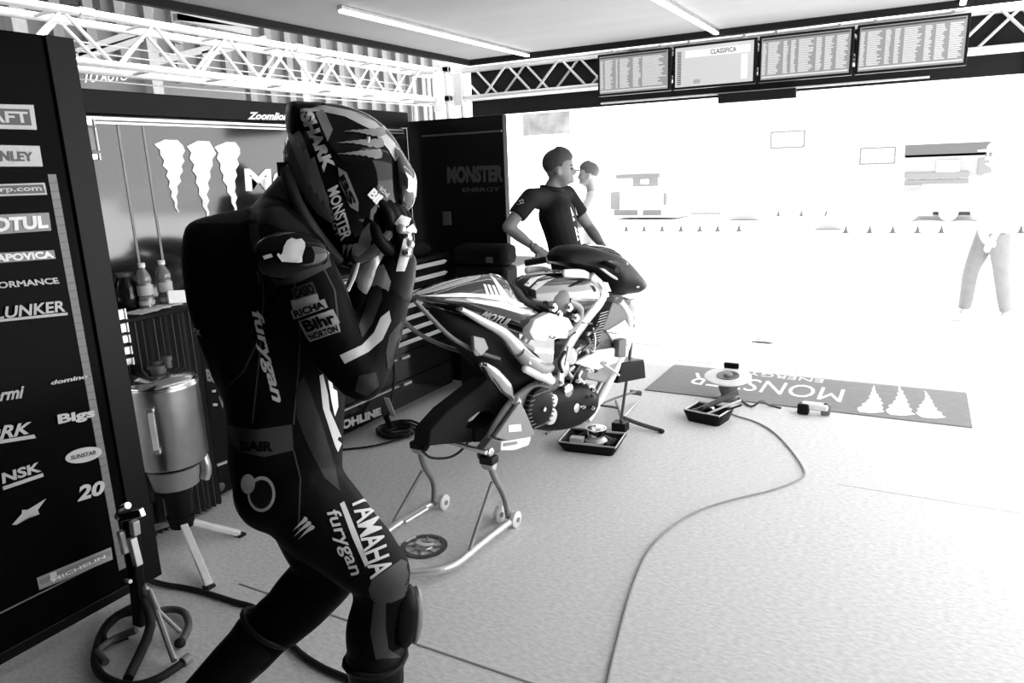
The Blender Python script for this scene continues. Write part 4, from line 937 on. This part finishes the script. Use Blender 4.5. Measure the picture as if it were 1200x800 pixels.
# ============================================================ PEOPLE
# ---- rider
RF = Frame(-1.36, 1.36, 50)
def R_(px, py, b=0.): return RF.p(px, py, b)
def Rs(pts, b=0.): return [R_(x, y, b) for x, y in pts]
S = RF.b
rider = thing('person', 'person in black racing leathers and helmet, hands at chin strap, walking right', 'person', (-1.36, 1.36, 0))
b = MB()
# trunk outline swelled sideways
b.inflate(Rs([(296, 252), (322, 240), (348, 250), (372, 278), (392, 315), (403, 360), (405, 410), (404, 450), (402, 490), (400, 530), (398, 565), (380, 600), (340, 612), (300, 604), (275, 580), (266, 545), (266, 500), (256, 450), (240, 400), (238, 340), (258, 285)]), R_(325, 420), S, .185, p=3.2)
# shoulders and hump
b.loft([R_(322, 292, -.20), R_(320, 275, -.1), R_(322, 272, 0), R_(328, 278, .1), R_(340, 298, .19)], [.07, .085, .09, .085, .075], [.07]*5, RF.a)
b.inflate(Rs([(214, 275), (222, 260), (245, 252), (285, 244), (306, 246), (318, 300), (300, 380), (275, 440), (258, 460), (238, 415), (220, 360), (212, 310)]), R_(270, 330), S, .115, p=3)
# neck
b.loft([R_(318, 275), R_(342, 245), R_(362, 215)], [.075, .066, .062], [.07, .062, .06], S)
# hips
b.ell(R_(332, 562), RF.a*.12, S*.17, UP*.12); b.ell(R_(325, 575, .07), RF.a*.11, S*.10, UP*.11)
# right arm
b.loft([R_(346, 302, .18), R_(366, 345, .21), R_(392, 398, .235), R_(420, 440, .25)], [.078, .078, .068, .058], [.07, .068, .06, .055], S)
b.ell(R_(424, 446, .25), RF.a*.052, S*.05, UP*.05)
b.loft([R_(424, 444, .25), R_(436, 405, .22), R_(452, 360, .18), R_(463, 325, .145)], [.056, .064, .056, .042], [.05, .056, .05, .036], S)
# left arm
b.loft([R_(330, 290, -.18), R_(365, 345, -.24), R_(400, 405, -.24)], [.075, .066, .055], [.07, .06, .05], S)
b.loft([R_(400, 405, -.24), R_(418, 365, -.16), R_(430, 325, -.07)], [.055, .054, .038], [.05, .05, .036], S)
# right leg: thigh, knee, shin, down to the boot
b.loft([R_(340, 565, .09), R_(375, 605, .105), R_(415, 642, .12), R_(446, 672, .125)], [.125, .118, .10, .082], [.10, .098, .09, .08], S)
b.loft([R_(446, 668, .125), R_(446, 705, .12), R_(438, 740, .115), R_(440, 790, .11), R_(442, 815, .105)], [.080, .076, .078, .066, .055], [.078, .072, .072, .062, .055], S)
# left leg trailing
b.loft([R_(350, 575, -.09), R_(372, 625, -.10), R_(384, 664, -.11), R_(356, 700, -.12), R_(330, 728, -.125)], [.12, .11, .10, .095, .082], [.10, .095, .09, .085, .078], S)
b.loft([R_(328, 724, -.125), R_(292, 762, -.13), R_(258, 795, -.135), R_(230, 822, -.14)], [.080, .078, .062, .052], [.076, .072, .06, .05], S)
body = remesh(build('leather_suit', b, M_leather, rider), .010, 7)
# boots
def boot(ank, heel, toe, b_, cuff, tname='boot'):
    m = MB(); m.loft([R_(*cuff[0], b_), R_(*cuff[1], b_), ank], [.083, .078, .06], [.078, .072, .056], S)
    m.loft([heel, (heel*.55+toe*.45)+UP*.015, toe], [.045, .045, .032], [.04, .048, .042], S)
    m.ell(ank, RF.a*.06, S*.055, UP*.06)
    o = remesh(build(tname, m, M_black, rider), .009, 5); return o
ra = R_(446, 812, .105); ra.z = .12
bo = boot(ra, RF.w(.04, .105, .045), RF.w(.25, .10, .035), .115, ((440, 768), (441, 790)))
build('boot_sole', MB().prism([RF.w(a_, b_, .006) for a_, b_ in ((-.02, .07), (.0, .15), (.12, .155), (.26, .14), (.30, .105), (.26, .065), (.1, .06))], UP*.012), M_rub, bo)
build('boot_cuff', MB().tube([R_(440, 770, .115)+(RF.a*math.cos(k*math.pi/8)*.084+S*math.sin(k*math.pi/8)*.080)+UP*.004*math.cos(k) for k in range(16)], .009, 8, closed=True, smooth=False), M_mgleather, bo, smooth=True)
la = R_(228, 822, -.14); toe = RF.w(-.40, -.14, .04)
bo2 = boot(la, la+Vector((0, 0, -.02))-RF.a*.04, toe, -.13, ((305, 745), (285, 768)))
build('boot_cuff', MB().tube([R_(312, 735, -.128)+(RF.w(.55, 0, .83)-RF.o).normalized()*0+((RF.a*.72-UP*.69)*math.cos(k*math.pi/8)*.083+S*math.sin(k*math.pi/8)*.080) for k in range(16)], .008, 8, closed=True, smooth=False), M_mgleather, bo2, smooth=True)
bv = bvh_of(body, bo, bo2)
# suit panels (patches of paler leather)
def pt(q, m, lab=None, off=.0015): return patch_on('suit_panel', q, m, body, bv, lab, off)
pt([(292, 262), (303, 263), (309, 300), (304, 338), (297, 300)], M_lgleather)
pt([(300, 246), (330, 242), (360, 268), (380, 300), (366, 292), (340, 272), (312, 262), (302, 262)], M_mgleather)
pt([(316, 325), (345, 315), (385, 300), (388, 312), (352, 330), (324, 336)], M_lgleather)
pt([(268, 498), (300, 503), (342, 497), (344, 527), (310, 535), (285, 530), (272, 520)], M_lgleather)
pt([(346, 455), (356, 440), (368, 470), (378, 500), (392, 545), (398, 575), (380, 560), (360, 520), (348, 490)], M_mgleather)
pt([(378, 438), (384, 462), (386, 480), (398, 508), (412, 540), (426, 564), (420, 572), (406, 552), (392, 522), (378, 478), (374, 440)], M_sprint, 'white side stripe')
pt([(384, 445), (394, 452), (396, 476), (392, 488), (388, 470)], M_offw)
pt([(432, 690), (436, 678), (452, 668), (470, 655), (484, 662), (488, 676), (476, 698), (458, 706), (440, 706), (434, 700)], M_lgleather, 'grey knee panel')
pt([(438, 706), (452, 704), (452, 735), (455, 760), (470, 770), (440, 772), (434, 740)], M_lgleather)
pt([(212, 264), (240, 252), (285, 246), (300, 256), (280, 262), (240, 262)], M_mgleather)
# elbow and forearm panels
pt([(436, 330), (446, 326), (448, 350), (436, 380), (424, 396), (420, 382), (430, 356)], M_lgleather)
pt([(446, 372), (456, 364), (458, 376), (448, 398), (432, 412), (404, 426), (398, 416), (424, 404), (438, 390)], M_sprint, 'white forearm stripe')
pt([(456, 392), (470, 376), (474, 400), (468, 430), (454, 432), (452, 412)], M_mgleather)
pt([(420, 440), (440, 436), (444, 452), (430, 464), (416, 458)], M_mgleather)
# stitched seams on the back and flank
for q in ([(300, 262), (306, 300), (309, 350), (304, 420), (296, 496)], [(345, 330), (352, 380), (350, 430), (344, 497)], [(258, 462), (285, 436), (302, 400)], [(262, 520), (262, 548), (280, 600)], [(344, 527), (352, 560), (350, 620)], [(372, 300), (392, 340), (398, 390)]):
    l_ = [(x-1, y) for x, y in q] + [(x+1, y) for x, y in q[::-1]]; patch_on('seam', l_, M_lgleather, body, bv, off=.001, L=12)
# lettering
def tx(s, q, m=M_offw, bold=.04, shear=0., off=.004, parent=None, bv_=None, L=4.): return print_on('lettering', text_bm(s, bold, shear), q, m, parent or body, bv_ or bv, None, off, L)
tx('furygan', ((306, 360), (334, 470), (316, 472), (292, 366)), M_lgrey, .03, .3)
tx('YAMAHA', ((434, 574), (460, 668), (434, 678), (410, 584)), M_sprint, .02)
tx('furygan', ((396, 594), (426, 668), (408, 677), (378, 602)), M_sprint, .015, .2)
pt([(398, 590), (403, 587), (418, 624), (432, 660), (428, 664), (412, 628)], M_sprint)
print_on('emblem', poly_bm(claw_polys(5)), ((358, 604), (370, 618), (350, 634), (340, 622)), M_lgrey, body, bv)
tx('BAIR', ((283, 516), (320, 516), (320, 528), (283, 528)), M_leather, .05)
for (s_, q, bg_) in (('MOTUL', ((341, 352), (372, 344), (376, 360), (345, 369)), True), ('Bihr', ((350, 376), (390, 362), (398, 378), (358, 392)), True), ('RICHA', ((341, 364), (380, 350), (384, 360), (345, 374)), True), ('NORTON', ((358, 392), (396, 378), (399, 388), (364, 400)), True), ('CASIO', ((342, 338), (366, 330), (372, 344), (345, 352)), False)):
    if bg_: pt([(q[0][0], q[0][1]), q[1], q[2], q[3]], mat('suit_print', .25, .6), off=.002)
    else: pt(q, M_lgleather, off=.002)
    if s_ != 'MOTUL' : tx(s_, tuple(((x*.86+sum(p[0] for p in q)/4*.14), (y*.8+sum(p[1] for p in q)/4*.2)) for x, y in q), M_leather, .04)
tx('GTEX', ((216, 378), (236, 386), (238, 394), (218, 387)), M_lgrey)
# shoulder armour
b = MB(); c = R_(345, 300, .255); b.ell(R_(340, 300, .235), RF.a*.085, S*.035, UP*.055)
arm = build('shoulder_cup', b, M_helm, body, smooth=True); ba = bvh_of(arm)
print_on('emblem', poly_bm([[(.0, .25), (.1, .12), (.22, .16), (.3, .34), (.36, .3), (.3, .1), (.2, .0), (.36, .0), (.46, .2), (.5, .38), (.66, .36), (.78, .2), (.8, .0), (.94, .04), (.92, .26), (.84, .46), (.9, .6), (1, .66), (.98, .84), (.84, .98), (.66, .92), (.5, .96), (.34, .84), (.24, .62), (.2, .34), (.12, .24), (.06, .34)]]), ((326, 276), (358, 280), (356, 308), (324, 306)), M_offw, arm, ba)
patch_on('highlight_band', [(308, 300), (318, 297), (320, 301), (310, 304)], M_offw, arm, ba)
# hip badge
c = bv.ray_cast(CAM, ray(300, 577).normalized()); 
bm = bmesh.new(); bmesh.ops.create_circle(bm, cap_ends=True, radius=1, segments=28)
for v in bm.verts: v.co = Vector((307+16*v.co.x, 578+21*v.co.y, 0))
print_on('hip_badge', bm, IDQ, M_lgrey, body, bv, off=.003)
bm = bmesh.new(); bmesh.ops.create_circle(bm, cap_ends=True, radius=1, segments=28)
for v in bm.verts: v.co = Vector((307+13*v.co.x, 578+17*v.co.y, 0))
print_on('hip_badge', bm, IDQ, M_mgleather, body, bv, off=.0045)
bm = bmesh.new(); bmesh.ops.create_circle(bm, cap_ends=True, radius=1, segments=24)
for v in bm.verts: v.co = Vector((292+8*v.co.x, 566+12*v.co.y, 0))
print_on('hip_badge', bm, IDQ, M_lgrey, body, bv, off=.005)
# knee slider
b = MB(); b.inflate(Rs([(462, 690), (478, 684), (488, 694), (488, 720), (480, 750), (470, 756), (460, 744), (458, 715)], .14), R_(472, 720, .14), S, .05, p=4)
ks = build('knee_slider', b, M_black, body, smooth=True)
build('slider_puck', MB().inflate(Rs([(484, 690), (494, 692), (494, 730), (486, 752), (480, 745), (482, 715)], .14), R_(487, 720, .14), S, .04, p=3), M_grey, ks, smooth=True)
# helmet: sagittal outline swelled sideways
HO = [(340, 121), (362, 121), (396, 122), (430, 134), (456, 156), (474, 186), (479, 215), (474, 240), (468, 262), (452, 285), (438, 303), (415, 313), (398, 310), (376, 288), (352, 258), (336, 228), (331, 195), (334, 165), (345, 145)]
hel = build('helmet', MB().inflate(Rs(HO), R_(408, 212), S, .148, p=2.3, steps=(1, .985, .95, .89, .8, .68, .52, .34, .16), ntimes=4), M_helm, rider, smooth=True)
bh = bvh_of(hel)
def hp(q, m, nm='print', off=.002, lab=None): return patch_on(nm, q, m, hel, bh, lab, off, 5.)
def ht(s, q, m=M_offw, bold=.05, shear=0.): return tx(s, q, m, bold, shear, .0035, hel, bh)
hp([(345, 124), (380, 124), (410, 130), (440, 144), (462, 168), (474, 196), (470, 202), (455, 176), (434, 152), (404, 137), (376, 131), (350, 132)], M_lgrey, lab='pale rim stripe')
hp([(333, 178), (340, 160), (352, 152), (366, 190), (385, 230), (390, 262), (372, 250), (352, 222)], mat('helmet_dark_grey', .1, .2, coat=1))
for k in range(4): hp([(338+9*k, 160+9*k), (342+9*k, 156+9*k), (366+7*k, 214+9*k), (362+7*k, 218+9*k)], M_hgrey, off=.0028)
ht('SHARK', ((366, 131), (394, 196), (380, 202), (352, 134)), M_offw, .06)
hp([(372, 128), (380, 130), (390, 152), (384, 166), (370, 134)], M_hgrey)
print_on('claw_emblem', poly_bm(claw_polys(5)), ((452, 150), (446, 188), (392, 186), (396, 150)), mat('helmet_claw', .2, .3, coat=1), hel, bh, None, .0035)
hp([(396, 196), (406, 202), (420, 236), (420, 248), (410, 242), (398, 214)], M_hgrey); ht('BS', ((403, 204), (418, 238), (410, 240), (397, 208)), M_helm, .04)
ht('MONSTER', ((396, 216), (413, 276), (400, 282), (384, 222)), M_offw, .03)
ht('ENERGY', ((384, 228), (400, 276), (395, 278), (380, 232)), M_hgrey, .02)
print_on('claw_emblem', poly_bm(claw_polys(9)), ((402, 286), (420, 284), (414, 302), (400, 300)), M_hgrey, hel, bh, None, .003)
ht('Bihr', ((436, 218), (456, 238), (450, 250), (430, 228)), M_white, .05, .2)
ht('michel', ((444, 214), (456, 226), (453, 232), (441, 219)), M_hgrey, .03)
hp([(372, 266), (386, 300), (398, 306), (388, 308), (372, 288)], M_hgrey); hp([(424, 270), (434, 258), (440, 268), (432, 290), (420, 300), (414, 298)], M_hgrey)
# visor on the face side (towards right), follows the shell
vis = build('visor', MB().inflate(Rs([(450, 162), (466, 176), (481, 200), (484, 222), (478, 246), (458, 256), (446, 232), (440, 196)]), R_(462, 210), S, .136, p=2.2, steps=(1, .985, .95, .89, .8, .68, .52, .34, .16)), M_visor, hel, smooth=True)
build('visor_rim', MB().tube([R_(x, y, .128) for x, y in ((432, 160), (430, 185), (436, 212), (446, 240))], .004, 8), M_lgrey, hel, smooth=True)
build('spoiler', MB().inflate(Rs([(336, 124), (342, 119), (360, 120), (380, 121), (366, 130), (348, 150), (338, 158), (335, 142)]), R_(348, 134), S, .075, p=4), M_black, hel, smooth=True)
build('neck_roll', MB().tube(Rs([(334, 190), (338, 222), (352, 255), (374, 286), (398, 309)], 0), .02, 10), M_rub, hel, smooth=True)
for sg in (-1, 1): build('neck_roll', MB().tube([R_(336, 200, .06*sg), R_(345, 232, .118*sg), R_(366, 268, .13*sg), R_(396, 306, .08*sg)], .016, 10), M_rub, hel, smooth=True)
build('vent', MB().beam(R_(430, 140, .04), R_(446, 152, .04), .03, .012), M_black, hel, bev=.004)
build('balaclava', MB().loft([R_(326, 262), R_(345, 240), R_(366, 216)], [.073, .072, .075], [.074, .07, .072], S), M_lgleather, rider, smooth=True)
build('collar', MB().tube([R_(330, 258)+((RF.a*.8+UP*.55)*.082*math.cos(k*math.pi/10)+S*.082*math.sin(k*math.pi/10)) for k in range(20)], .012, 8, closed=True, smooth=False), M_leather, body, smooth=True)
# gloves: palm, four fingers and thumb, each finger its own chain
def glove(wrist, palm, fdir, side, curl, sc=1., name='glove'):
    """fdir: way the fingers leave the palm; side: across the knuckles towards the index; curl: way the fingers bend"""
    m = MB(); fdir = fdir.normalized(); side = side.normalized(); curl = curl.normalized()
    m.loft([wrist, wrist.lerp(palm, .5), palm, palm+fdir*.03*sc], [.036*sc, .034*sc, .042*sc, .038*sc], [.03*sc, .026*sc, .022*sc, .018*sc], curl)
    for i, (o_, L) in enumerate(((.030, .075), (.010, .083), (-.011, .078), (-.031, .062))):
        p0 = palm+fdir*.028*sc+side*o_*sc; p1 = p0+(fdir*.9+curl*.25).normalized()*L*.42*sc; p2 = p1+(fdir*.35+curl*.95).normalized()*L*.34*sc; p3 = p2+(curl-fdir*.35).normalized()*L*.28*sc
        m.tube([p0, p1, p2, p3], [.0115*sc, .011*sc, .0098*sc, .008*sc], 10); m.ell(p3, side*.008*sc, fdir*.008*sc, curl*.008*sc, 8, 6)
    t0 = palm-fdir*.02*sc+side*.032*sc+curl*.008; t1 = t0+(side*.8+fdir*.5+curl*.4).normalized()*.036*sc; t2 = t1+(fdir*.8+curl*.6).normalized()*.03*sc
    m.tube([t0, t1, t2], [.015*sc, .013*sc, .010*sc], 10); m.ell(t2, side*.010*sc, fdir*.010*sc, curl*.010*sc, 8, 6)
    return m
def glove_obj(m, mt, parent, vox=.0035):
    return remesh(build('glove', m, mt, parent), vox, 3)
w = R_(464, 326, .145); pa = R_(472, 288, .13)
g = glove_obj(glove(w, pa, R_(470, 262, .125)-pa, R_(445, 285, .16)-R_(480, 290, .1), R_(440, 250, .10)-pa, 1.2), M_black, rider)
bg2 = bvh_of(g)
build('glove_gauntlet', MB().loft([R_(458, 345, .165), R_(463, 325, .148), R_(468, 308, .138)], [.052, .05, .044], [.048, .042, .036], S), M_black, g, smooth=True)
bg3 = bvh_of(g, g.children[0])
for q in ([(468, 300), (476, 268), (484, 262), (488, 270), (482, 292), (474, 318), (464, 318)], [(486, 264), (494, 270), (498, 284), (492, 300), (486, 292), (490, 278)], [(462, 262), (470, 252), (482, 256), (478, 264), (468, 268)], [(440, 312), (450, 310), (458, 330), (454, 346), (438, 344), (436, 326)]):
    patch_on('glove_panel', q, M_offw if q[0][0] != 440 else M_lgrey, g, bg3, L=4)
for i, (px, py) in enumerate(((470, 268), (476, 276), (480, 286), (476, 296))):
  hit = bg3.ray_cast(CAM, ray(px, py).normalized())[0]
  if hit: build('knuckle_cap', MB().ell(hit, RF.a*.012, S*.014, UP*.012), M_chrome if i % 2 else M_silver, g, smooth=True)
w = R_(430, 330, -.07); pa = R_(428, 312, -.03)
g2 = glove_obj(glove(w, pa, R_(434, 296, .0)-pa, RF.a+S*.3, R_(415, 296, .03)-pa, 1.1), M_offw, rider)
build('chin_strap', MB().tube([R_(420, 300, .05), R_(414, 322, .06), R_(406, 340, .06)], .008, 8), M_offw, hel, smooth=True)

# ---- generic clothed figure from joints
def figure(name, label, fr, J, sc, mats, hairm=None, cap=False, light=False):
    """J: joint -> world point. mats: shirt, trousers, skin, shoes"""
    sh, tr, sk, so = mats; s_ = fr.b; a_ = fr.a
    root = thing(name, label, 'person', (J['pelvis'].x, J['pelvis'].y, 0)); b = MB()
    b.loft([J['neck'], J['head']-UP*.04*sc], [.052*sc, .05*sc], [.055*sc, .05*sc], s_)
    b.loft([J['pelvis'], J['pelvis'].lerp(J['neck'], .35), J['pelvis'].lerp(J['neck'], .7), J['neck']-UP*.03*sc], [.11*sc, .10*sc, .115*sc, .06*sc], [.16*sc, .145*sc, .175*sc, .08*sc], s_)
    b.loft([J['lsh'], J['neck']-UP*.05*sc, J['rsh']], [.055*sc, .07*sc, .055*sc], [.055*sc, .06*sc, .055*sc], a_)
    for q in 'lr':
        b.loft([J[q+'sh'], J[q+'sh'].lerp(J[q+'el'], .5), J[q+'el']], [.052*sc, .047*sc, .038*sc], [.05*sc, .045*sc, .037*sc], s_)
        b.loft([J[q+'el'], J[q+'el'].lerp(J[q+'wr'], .35), J[q+'wr']], [.038*sc, .040*sc, .026*sc], [.037*sc, .036*sc, .024*sc], s_)
        hp_ = J['pelvis']+s_*(.085*sc*(1 if q == 'r' else -1))-UP*.02
        b.loft([hp_, hp_.lerp(J[q+'kn'], .5), J[q+'kn']], [.095*sc, .082*sc, .06*sc], [.09*sc, .08*sc, .058*sc], s_)
        b.loft([J[q+'kn'], J[q+'kn'].lerp(J[q+'an'], .35), J[q+'an']], [.058*sc, .058*sc, .036*sc], [.056*sc, .054*sc, .036*sc], s_)
    # head with brow, nose, chin
    hd = J['head']; b.ell(hd+UP*.02*sc, a_*.098*sc, s_*.077*sc, UP*.10*sc); b.ell(hd+a_*.025*sc-UP*.055*sc, a_*.068*sc, s_*.056*sc, UP*.062*sc)
    b.ell(hd+a_*.102*sc-UP*.022*sc, a_*.02*sc, s_*.014*sc, UP*.024*sc); b.ell(hd+a_*.085*sc-UP*.078*sc, a_*.02*sc, s_*.025*sc, UP*.018*sc)
    for q in (1, -1): b.ell(hd+s_*.078*q*sc-UP*.015*sc-a_*.005, a_*.02*sc, s_*.012*sc, UP*.03*sc)
    body = remesh(build('body', b, sk, root), .010, 3)
    # clothes: close-fitting shells over the body
    c = MB()
    c.loft([J['pelvis']-UP*.03*sc, J['pelvis'].lerp(J['neck'], .35), J['pelvis'].lerp(J['neck'], .7), J['neck']-UP*.045*sc], [.125*sc, .115*sc, .128*sc, .07*sc], [.175*sc, .158*sc, .188*sc, .09*sc], s_)
    c.loft([J['lsh'], J['neck']-UP*.055*sc, J['rsh']], [.066*sc, .08*sc, .066*sc], [.066*sc, .07*sc, .066*sc], a_)
    for q in 'lr': e_ = J[q+'sh'].lerp(J[q+'el'], .62); c.loft([J[q+'sh'], J[q+'sh'].lerp(e_, .5), e_], [.066*sc, .064*sc, .062*sc], [.064*sc, .062*sc, .06*sc], s_, ends=False)
    shirt = remesh(build('shirt', c, sh, root), .010, 4)
    c = MB(); c.ell(J['pelvis']-UP*.03*sc, a_*.125*sc, s_*.17*sc, UP*.12*sc)
    for q in 'lr':
        hp_ = J['pelvis']+s_*(.085*sc*(1 if q == 'r' else -1))-UP*.02
        c.loft([hp_, hp_.lerp(J[q+'kn'], .5), J[q+'kn'], J[q+'kn'].lerp(J[q+'an'], .5), J[q+'an']+UP*.02], [.108*sc, .095*sc, .074*sc, .07*sc, .062*sc], [.1*sc, .092*sc, .074*sc, .07*sc, .06*sc], s_, ends=False)
    trousers = remesh(build('trousers', c, tr, root), .011, 4)
    for q in 'lr':
        an = J[q+'an']; f_ = MB(); f_.loft([an-a_*.03*sc-UP*.05*sc, an+a_*.08*sc-UP*.05*sc, an+a_*.18*sc-UP*.055*sc], [.035*sc, .038*sc, .025*sc], [.038*sc, .045*sc, .04*sc], s_); f_.ell(an-UP*.015, a_*.048*sc, s_*.044*sc, UP*.045*sc)
        build('shoe', f_, so, root, smooth=True)
        wr, el = J[q+'wr'], J[q+'el']; d = (wr-el).normalized(); pal = wr+d*.05*sc; cu = J.get(q+'curl', a_*.3-UP).normalized(); sd = d.cross(cu)
        h = glove(wr, pal, d, sd, cu, .95*sc); remesh(build('hand', h, sk, root), .0045, 2)
    # hair / cap
    if hairm is not None:
        c = MB(); c.ell(hd+UP*.042*sc-a_*.010*sc, a_*.103*sc, s_*.083*sc, UP*.092*sc, 20, 14)
        for k, v in enumerate(c.v):
            r = v-hd; z = r.z/sc; f = r.dot(a_)/sc
            if z < (.05 if f > .03 else (-.045 if f < -.035 else .005)): c.v[k] = hd + (v-hd)*.86
            elif f > -.02 and z > .06: c.v[k] = v + UP*.014*sc + a_*.006*sc
        build('cap' if cap else 'hair', c, hairm, root, smooth=True)
        if cap: build('peak', MB().ell(hd+a_*.13*sc+UP*.05*sc, a_*.06*sc, s_*.06*sc, UP*.008*sc), hairm, root, smooth=True)
    for q in (1, -1):
        build('eye', MB().ell(hd+a_*.088*sc+s_*.03*q*sc-UP*.002, a_*.010*sc, s_*.012*sc, UP*.008*sc, 10, 8), M_dgrey, root, smooth=True)
        build('eyebrow', MB().beam(hd+a_*.092*sc+s_*.018*q*sc+UP*.02*sc, hd+a_*.084*sc+s_*.046*q*sc+UP*.02*sc, .008*sc), M_hair, root)
    build('mouth', MB().beam(hd+a_*.094*sc-s_*.02*sc-UP*.056*sc, hd+a_*.094*sc+s_*.02*sc-UP*.056*sc, .006*sc), M_dgrey, root)
    return root, body, shirt
# mechanic behind the motorcycle
MF = Frame(-2.02, 4.05, 22)
def Q(px, py, b=0.): return MF.p(px, py, b)
J = dict(head=Q(655, 198), neck=Q(645, 223), rsh=Q(622, 232, .17), lsh=Q(664, 228, -.17), rel=Q(595, 266, .27), rwr=Q(626, 290, .20), lel=Q(690, 266, -.22), lwr=Q(706, 288, -.1), pelvis=Q(668, 312))
g0 = Q(672, 420).z
J['rkn'] = MF.w(.12, .1, .50); J['lkn'] = MF.w(.14, -.12, .50); J['ran'] = MF.w(.08, .11, .09); J['lan'] = MF.w(.12, -.13, .09)
J['pelvis'] = MF.w((J['pelvis']-MF.o).dot(MF.a), 0, max(J['pelvis'].z, .88)); J['rcurl'] = MF.a-UP*.6; J['lcurl'] = -MF.a-UP*.5
print('mechanic head z', J['head'].z, 'pelvis', J['pelvis'], 'neck', J['neck'])
root, body2, shirt = figure('person', 'person in dark short-sleeved polo shirt leaning an arm on the far side of the motorcycle', MF, J, .9, (M_shirt, mat('trousers_dark', .04, .8), M_skin, M_black), M_hair)
bs = bvh_of(shirt)
patch_on('stripe', [(668, 242), (674, 242), (686, 282), (684, 290), (678, 288)], M_white, shirt, bs)
patch_on('side_panel', [(620, 248), (628, 244), (644, 280), (632, 288), (624, 270)], M_lgrey, shirt, bs)
patch_on('sleeve_badge', [(604, 232), (612, 228), (614, 238), (606, 240)], M_lgrey, shirt, bs)
build('collar', MB().tube([J['neck']+MF.a*(.01+.062*math.cos(k*math.pi/8))+MF.b*.062*math.sin(k*math.pi/8)+UP*(.012-.012*math.cos(k*math.pi/8)) for k in range(16)], .013, 8, closed=True, smooth=False), M_shirt, shirt, smooth=True)
build('wrist_watch', MB().tube([J['rwr']-(J['rwr']-J['rel']).normalized()*.02+MF.b*.029*math.cos(k*math.pi/6)+UP*.029*math.sin(k*math.pi/6) for k in range(12)], .006, 6, closed=True, smooth=False), M_dgrey, root, smooth=True)
# person in white beyond, with a dark camera
def standing(fr, h, ang=0, stride=.1, arms='down'):
    s = h/1.78; J = {}
    J['pelvis'] = fr.w(0, 0, .93*s); J['neck'] = fr.w(.02, 0, 1.47*s); J['head'] = fr.w(.05, 0, 1.65*s)
    for q, g in (('r', 1), ('l', -1)):
        J[q+'sh'] = fr.w(.0, .18*g*s, 1.41*s); J[q+'kn'] = fr.w(.03+stride*g*.6, .10*g*s, .50*s); J[q+'an'] = fr.w(stride*g, .10*g*s, .09*s)
        if arms == 'down': J[q+'el'] = fr.w(-.03-stride*g*.4, .23*g*s, 1.12*s); J[q+'wr'] = fr.w(.05-stride*g*.7, .24*g*s, .88*s)
        else: J[q+'el'] = fr.w(.12, .22*g*s, 1.15*s); J[q+'wr'] = fr.w(.32, .10*g*s, 1.25*s); J[q+'curl'] = fr.b*(-g)
    return J, s
p = at(696, 205, y=6.6); WF = Frame(p.x, 6.6, 200); J, s = standing(WF, 1.62, arms='hold')
M_ws = mat('white_shirt', .8, .8)
J['rel'] = WF.w(.16, .24, 1.12); J['rwr'] = WF.w(.34, .10, 1.24)
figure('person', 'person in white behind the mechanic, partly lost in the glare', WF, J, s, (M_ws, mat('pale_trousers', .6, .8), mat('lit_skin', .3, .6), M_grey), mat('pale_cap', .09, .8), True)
c = WF.w(.43, .02, 1.20); t = thing('camera_body', 'small dark camera held by the person in white behind the mechanic', 'camera', c)
build('camera_case', MB().obox(c+UP*.045, WF.a*.03, WF.b*.06, UP*.04), M_black, t, bev=.008); build('lens', MB().lathe(c+UP*.04+WF.a*.03, WF.a, [(0, .03), (.06, .034), (.065, .02)], 16), M_black, t, smooth=True)
# walker outside
p = at(1160, 376, z=0); OF = Frame(p.x-.05, p.y, 210); J, s = standing(OF, 1.66, stride=.14)
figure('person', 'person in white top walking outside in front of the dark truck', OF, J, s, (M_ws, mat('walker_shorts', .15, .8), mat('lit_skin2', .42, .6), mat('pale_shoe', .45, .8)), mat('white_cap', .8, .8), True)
